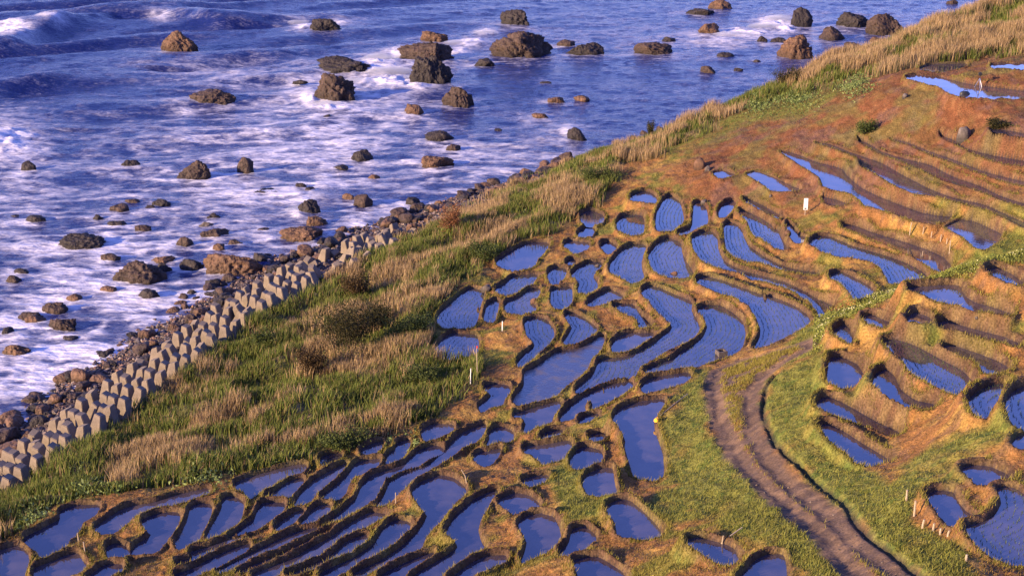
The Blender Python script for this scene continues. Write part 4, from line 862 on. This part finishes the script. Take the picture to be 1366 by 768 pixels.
stake(105, 710, 721.5, .04, m_wood, 'pale stake on the grassy bank at lower left, upper one of two', 'pair of stakes at lower left'); stake(113.7, 722, 737, .04, m_wood, 'pale stake on the grassy bank at lower left, lower one of two', 'pair of stakes at lower left')
stake(528, 656, 671.5, .03, m_wood, 'thin stake on a green hump among the bottom strips', tilt=.15); stake(623.5, 624, 642, .035, m_wood, 'leaning stake on the bare corner of the brown hump', tilt=.3)
stake(963, 712, 726, .035, m_wood, 'short stake at the pool edge beside the leaning pale pole', tilt=.1)
def pole(p0, p1, lift0, lift1, r, m, label, name='bamboo_pole', cat='pole'):
    a = Vector(hitg(*p0)); b = Vector(hitg(*p1)); a.z += lift0; b.z += lift1; bm = bmesh.new(); tube(bm, [Vector((0, 0, 0)), (b-a)*.5+Vector((0, 0, .03)), b-a], r, 7, r*.8)
    return put(name, bm_mesh(bm), m, label=label, cat=cat, loc=a)
pole((962, 727), (990, 706), .1, .12, .035, m_wood, 'pale pole leaning from the pool onto the green slope')
o = pole((881, 556), (917, 527), .1, .1, .035, m_wood, 'long pale pole lying on the slope beside the tall pool')
x, y, z = hitg(876, 561); bm = bmesh.new(); box(bm, (0, 0, .17), (.36, .24, .34), .5, .92, .04); c_ = put('plastic_can', bm_mesh(bm), m_yel, label='small yellow plastic can on the bank at the top of the tall pool', cat='can', loc=(x, y, z-.03), rot=(0, 0, .6), scale=(1.1, 1, .6)); bm = bmesh.new(); tube(bm, [(-.1, -.05, .33), (-.08, -.05, .42), (.08, .05, .42), (.1, .05, .33)], .02, 6); put('handle', bm_mesh(bm), m_yel, parent=c_); bm = bmesh.new(); tube(bm, [(.12, .09, .32), (.14, .1, .40)], .035, 8); put('cap', bm_mesh(bm), m_black, parent=c_)
# white sign board on the far terraces
x, y, z = hitg(1074, 287); sg = put('sign', None, label='tall narrow white signboard on a post on the far terraces', cat='sign', loc=(x, y, z))
bm = bmesh.new(); box(bm, (0, 0, 1.02), (.36, .04, 1.05), 0, 1, .01); put('panel', bm_mesh(bm), m_white, parent=sg)
bm = bmesh.new(); tube(bm, [(0, .05, -.3), (0, .05, 1.4)], .035, 8); put('post', bm_mesh(bm), m_wood, parent=sg)
bm = bmesh.new(); box(bm, (-.02, -.024, .62), (.2, .006, .12)); put('dark_patch', bm_mesh(bm), m_black, parent=sg)
# tripod with a camera, and a bag, on the top terrace
x, y, z = hitg(1305.5, 119); tp = put('tripod', None, label='photographer\'s tripod standing in the top pool before an earth bank', cat='tripod', loc=(x, y, z))
for k in range(3):
    a = k*2.094+.5; bm = bmesh.new(); tube(bm, [(0, 0, 1.05), (math.cos(a)*.25, math.sin(a)*.25, .5), (math.cos(a)*.5, math.sin(a)*.5, -.1)], .035, 7, .025); put('leg', bm_mesh(bm), m_metal if k else m_white, parent=tp)
bm = bmesh.new(); tube(bm, [(0, 0, .95), (0, 0, 1.3)], .03, 8); put('column', bm_mesh(bm), m_black, parent=tp)
bm = bmesh.new(); box(bm, (0, 0, 1.32), (.14, .14, .06), 0, 1, .01); put('head', bm_mesh(bm), m_black, parent=tp)
cm = put('camera', None, label='black camera mounted on the tripod on the top terrace', cat='camera', loc=(x, y, z+1.35)); bm = bmesh.new(); box(bm, (0, 0, .13), (.34, .18, .25), 0, .95, .03); box(bm, (0, 0, .29), (.14, .14, .09), 0, .7, .02); put('body', bm_mesh(bm), m_black, parent=cm); bm = bmesh.new(); tube(bm, [(0, .09, .13), (0, .3, .13)], .09, 12, .1); put('lens', bm_mesh(bm), m_black, parent=cm)
x, y, z = hitg(1287, 128); bg = put('bag', rock_mesh(901, .55, .35, .42, .25, 2, 3), m_black, label='black bag lying at the edge of the top pool', cat='bag', loc=(x, y, z+.05)); bm = bmesh.new(); tube(bm, [(-.3, 0, .3), (-.1, -.05, .55), (.15, -.05, .55), (.32, 0, .28)], .03, 6); put('strap', bm_mesh(bm), m_black, parent=bg)
# sluice box by the bend of the track
x, y, z = hitg(962, 476); bm = bmesh.new()
for sx, sy, w, d in ((0, -.28, .66, .1), (0, .28, .66, .1), (-.28, 0, .1, .46), (.28, 0, .1, .46)): box(bm, (sx, sy, .2), (w, d, .62))
m_dk = mat('stained_concrete', (.085, .068, .06), n1=(4, .3), n2=(20, .2))
sl = put('sluice_box', bm_mesh(bm), m_dk, label='small dark stained concrete sluice box at the bend of the dirt track', cat='sluice box', loc=(x, y, z), rot=(0, 0, .3)); bm = bmesh.new(); box(bm, (0, 0, .25), (.44, .44, .05)); put('gate', bm_mesh(bm), m_black, parent=sl)
# stones on the land
STN = [(1287,184,24,19,3,'big pale grey boulder half buried in the red slope'),(934,224,18,17,1,'yellowish rock sticking out of the earth above the upper paddies'),(944,228,9,9,3,'small yellowish stone beside the yellowish rock'),(648,386,15,9,3,'heap-shaped pale stone at the seaward paddies'),(939,271,9,7,3,'pale stone above the upper-centre paddies'),(712,404,10,9,1,'reddish-pale stone at the rim of a planted seaward paddy'),
       (899,368,11,8,1,'brown stone sitting in a planted paddy'),(1208,130,9,7,3,'pale stone in the gully below the top pool'),(1303,424,5,4,3,'small white stone on a bank of the spur'),(1028,262,5,4,3,'tiny white stone near the signboard'),(796,357,8,7,3,'pale stone on a green bank in the middle terraces'),(1051,312,9,7,1,'brown stone in the small ring-shaped pool'),(868,205,7,5,3,'small pale stone at the cliff edge grass')]
for k, (u, v, w, h, tn, lb) in enumerate(STN):
    x, y, z = hitg(u, v); s = FPX/(y*cp+(CAM_H-z)*sp); put('stone', rock_mesh(700+k, w/s*.5, w/s*.42, h/s*.85, .5, tn, 3), m_stone, label=lb, cat='stone', loc=(x, y, z-.03))
x0, y0 = at(290, 420, 1.1); x1, y1 = at(320, 421, 1.1); bm = bmesh.new(); tube(bm, [(0, 0, 0), ((x1-x0)*.5, (y1-y0)*.5, .06), (x1-x0, y1-y0, .0)], .15, 10, .1); put('driftwood_log', bm_mesh(bm, smooth=True), m_wood, label='pale driftwood log on the boulders behind the blocks', cat='log', loc=(float(x0), float(y0), 1.35))
x0, y0 = at(101, 552, .8); put('fishing_net', rock_mesh(950, .7, .5, .3, .7, 0, 3), m_net, label='crumpled green net caught among the shore boulders', cat='net', loc=(float(x0), float(y0), .7))

n = 1100; x, y, z, j, i = pick(mT*(.25+mid), n); rr = .015+.055*RNG.random(n)**3
Vp = iv[None]*np.stack([rr, rr*.8, rr*.6], 1)[:, None]*(1+.2*RNG.normal(0, 1, (n, len(iv), 1)))+np.stack([x, y, z+rr*.3], 1)[:, None]
me = raw_mesh('track_stones', Vp.reshape(-1, 3), (fi[None]+np.arange(n)[:, None, None]*len(iv)).reshape(-1, 3), False); vcol(me, np.repeat(tone(n, (.06, .045, .036), (.14, .105, .08)), len(iv), 0)); put('track_stones', me, m_stone, kind='stuff', label='loose stones lying on the dirt track')
# ------------------------------------------------------------------ labels: paddies
ZN = dict(a='in the lower-left corner nearest the concrete blocks', b='among the strips below the long grassy bank', c='in the bottom-centre cluster', p='in the cluster around the murky paddy', d='along the green slope left of the track', f='by the stakes at lower right', m='on the spur right of the track',
          k='on the far red-earth terraces', l='in the curved terraces behind the flowered spur', i='in the upper-centre group', j='just above the bend of the track', h='between bank and murky paddy', g='at the seaward edge of the terraces', n='on the top terrace by the tripod')
by = {}
for p in pads: by.setdefault(p['code'][0], []).append(p)
for z_, L in by.items():
    L.sort(key=lambda p: p['c'][0])
    for k, p in enumerate(L):
        w = p['w']-p['w'].mean(0); ev = np.sqrt(np.linalg.eigvalsh(w.T @ w)); el = ev[1]/max(ev[0], 1e-6)
        size = 'large' if p['area'] > 28 else ('small' if p['area'] < 7 else 'mid-sized'); shp = 'narrow' if el > 3.2 else ('rounded' if el < 1.7 else 'curved')
        kind = {'1': 'planted', '0': 'bare', '2': 'murky'}[p['code'][1]]
        p['ob']['label'] = f'{size} {shp} {kind} paddy, {ORD[k]} from the left {ZN[z_]}'
# ------------------------------------------------------------------ labels: rocks, by the landmark rock nearest to each
LM = [(238,68,'lone peaked rock','brown peaked rock standing alone in the waves at upper left'),(280,141,'long low rock','long low brown rock with a tail, alone in the upper-left foam'),(433,43,'ragged rock','dark ragged rock in white water near the top edge'),(462,98,'spiky black ridge','spiky black rock ridge behind the foam-streaked rock'),
      (440,137,'foam-streaked rock','steep rock streaked with running white foam'),(568,85,'surf-washed rock','broad rock with surf breaking over its left side'),(574,114,'stepped black rock','stepped black rock in front of the surf-washed rock'),(692,78,'massive dark rock','massive dark rock at top centre, widest in the surf'),(780,74,'dark slab rock','dark slab-like rock right of the massive dark rock'),
      (611,144,'slanting rock','slanting brown rock below the stepped black rock'),(873,73,'flat-topped rock','flat-topped grey rock alone left of the breaking wave'),(1070,37,'rounded grey rock','rounded grey rock with a wave breaking against it'),(1185,48,'dome-shaped rock','biggest dome-shaped rock at upper right'),(1066,78,'wedge-shaped rock','bright brown wedge-shaped rock near the cliff edge'),
      (258,239,'brown hump','brown humped rock in the foam at left'),(328,231,'upright stone','small upright rock right of the brown hump'),(105,333,'lumpy long rock','long lumpy dark rock at left in the foam'),(182,379,'wide jagged rock','wide jagged brown rock near the left shore'),(309,369,'rounded giant','giant rounded brown boulder off the concrete blocks'),(400,323,'flat reddish rock','flat reddish rock near the end of the blocks'),
      (412,287,'dark round rock','dark round rock with foam on its left'),(770,188,'lone black stone','black egg-shaped rock alone off the cliff edge'),(585,190,'low dark rock','low dark rock in smooth water at centre'),(20,476,'corner rock','sunlit brown rock at the left edge of the photo'),(70,419,'left twin rock','brown rock lying near the left edge in shallow foam')]
mark = {}
for u, v, s_, lb in LM:
    k = min(range(len(rocks)), key=lambda q: (rocks[q][1]-u)**2+(rocks[q][2]-v)**2*4); mark[k] = s_; rocks[k][0]['label'] = lb
grp = {}
for q, (o, u, v, w, h, tone_, ww) in enumerate(rocks):
    if q in mark: continue
    k = min(mark, key=lambda q2: (rocks[q2][1]-u)**2+4*(rocks[q2][2]-v)**2); du, dv = u-rocks[k][1], (v-rocks[k][2])*2
    dr = ('right of' if du > 0 else 'left of') if abs(du) > abs(dv) else ('below' if dv > 0 else 'above'); grp.setdefault((k, dr), []).append((du*du+dv*dv, q))
for (k, dr), L in grp.items():
    for n_, (_, q) in enumerate(sorted(L)):
        o, u, v, w, h, tone_, ww = rocks[q]; size = 'small' if w < 20 else ('mid-sized' if w < 34 else 'sizeable'); shp = 'flat' if h/w < .38 else ('tall' if h/w > .62 else 'low')
        rk = '' if len(L) == 1 else ['nearest ', 'second nearest ', 'third nearest ', 'fourth nearest ', 'fifth nearest ', 'sixth nearest ', 'seventh nearest '][n_]
        o['label'] = f'{size} {shp} {TONES[tone_]} rock, {rk}{dr} the {mark[k]}'
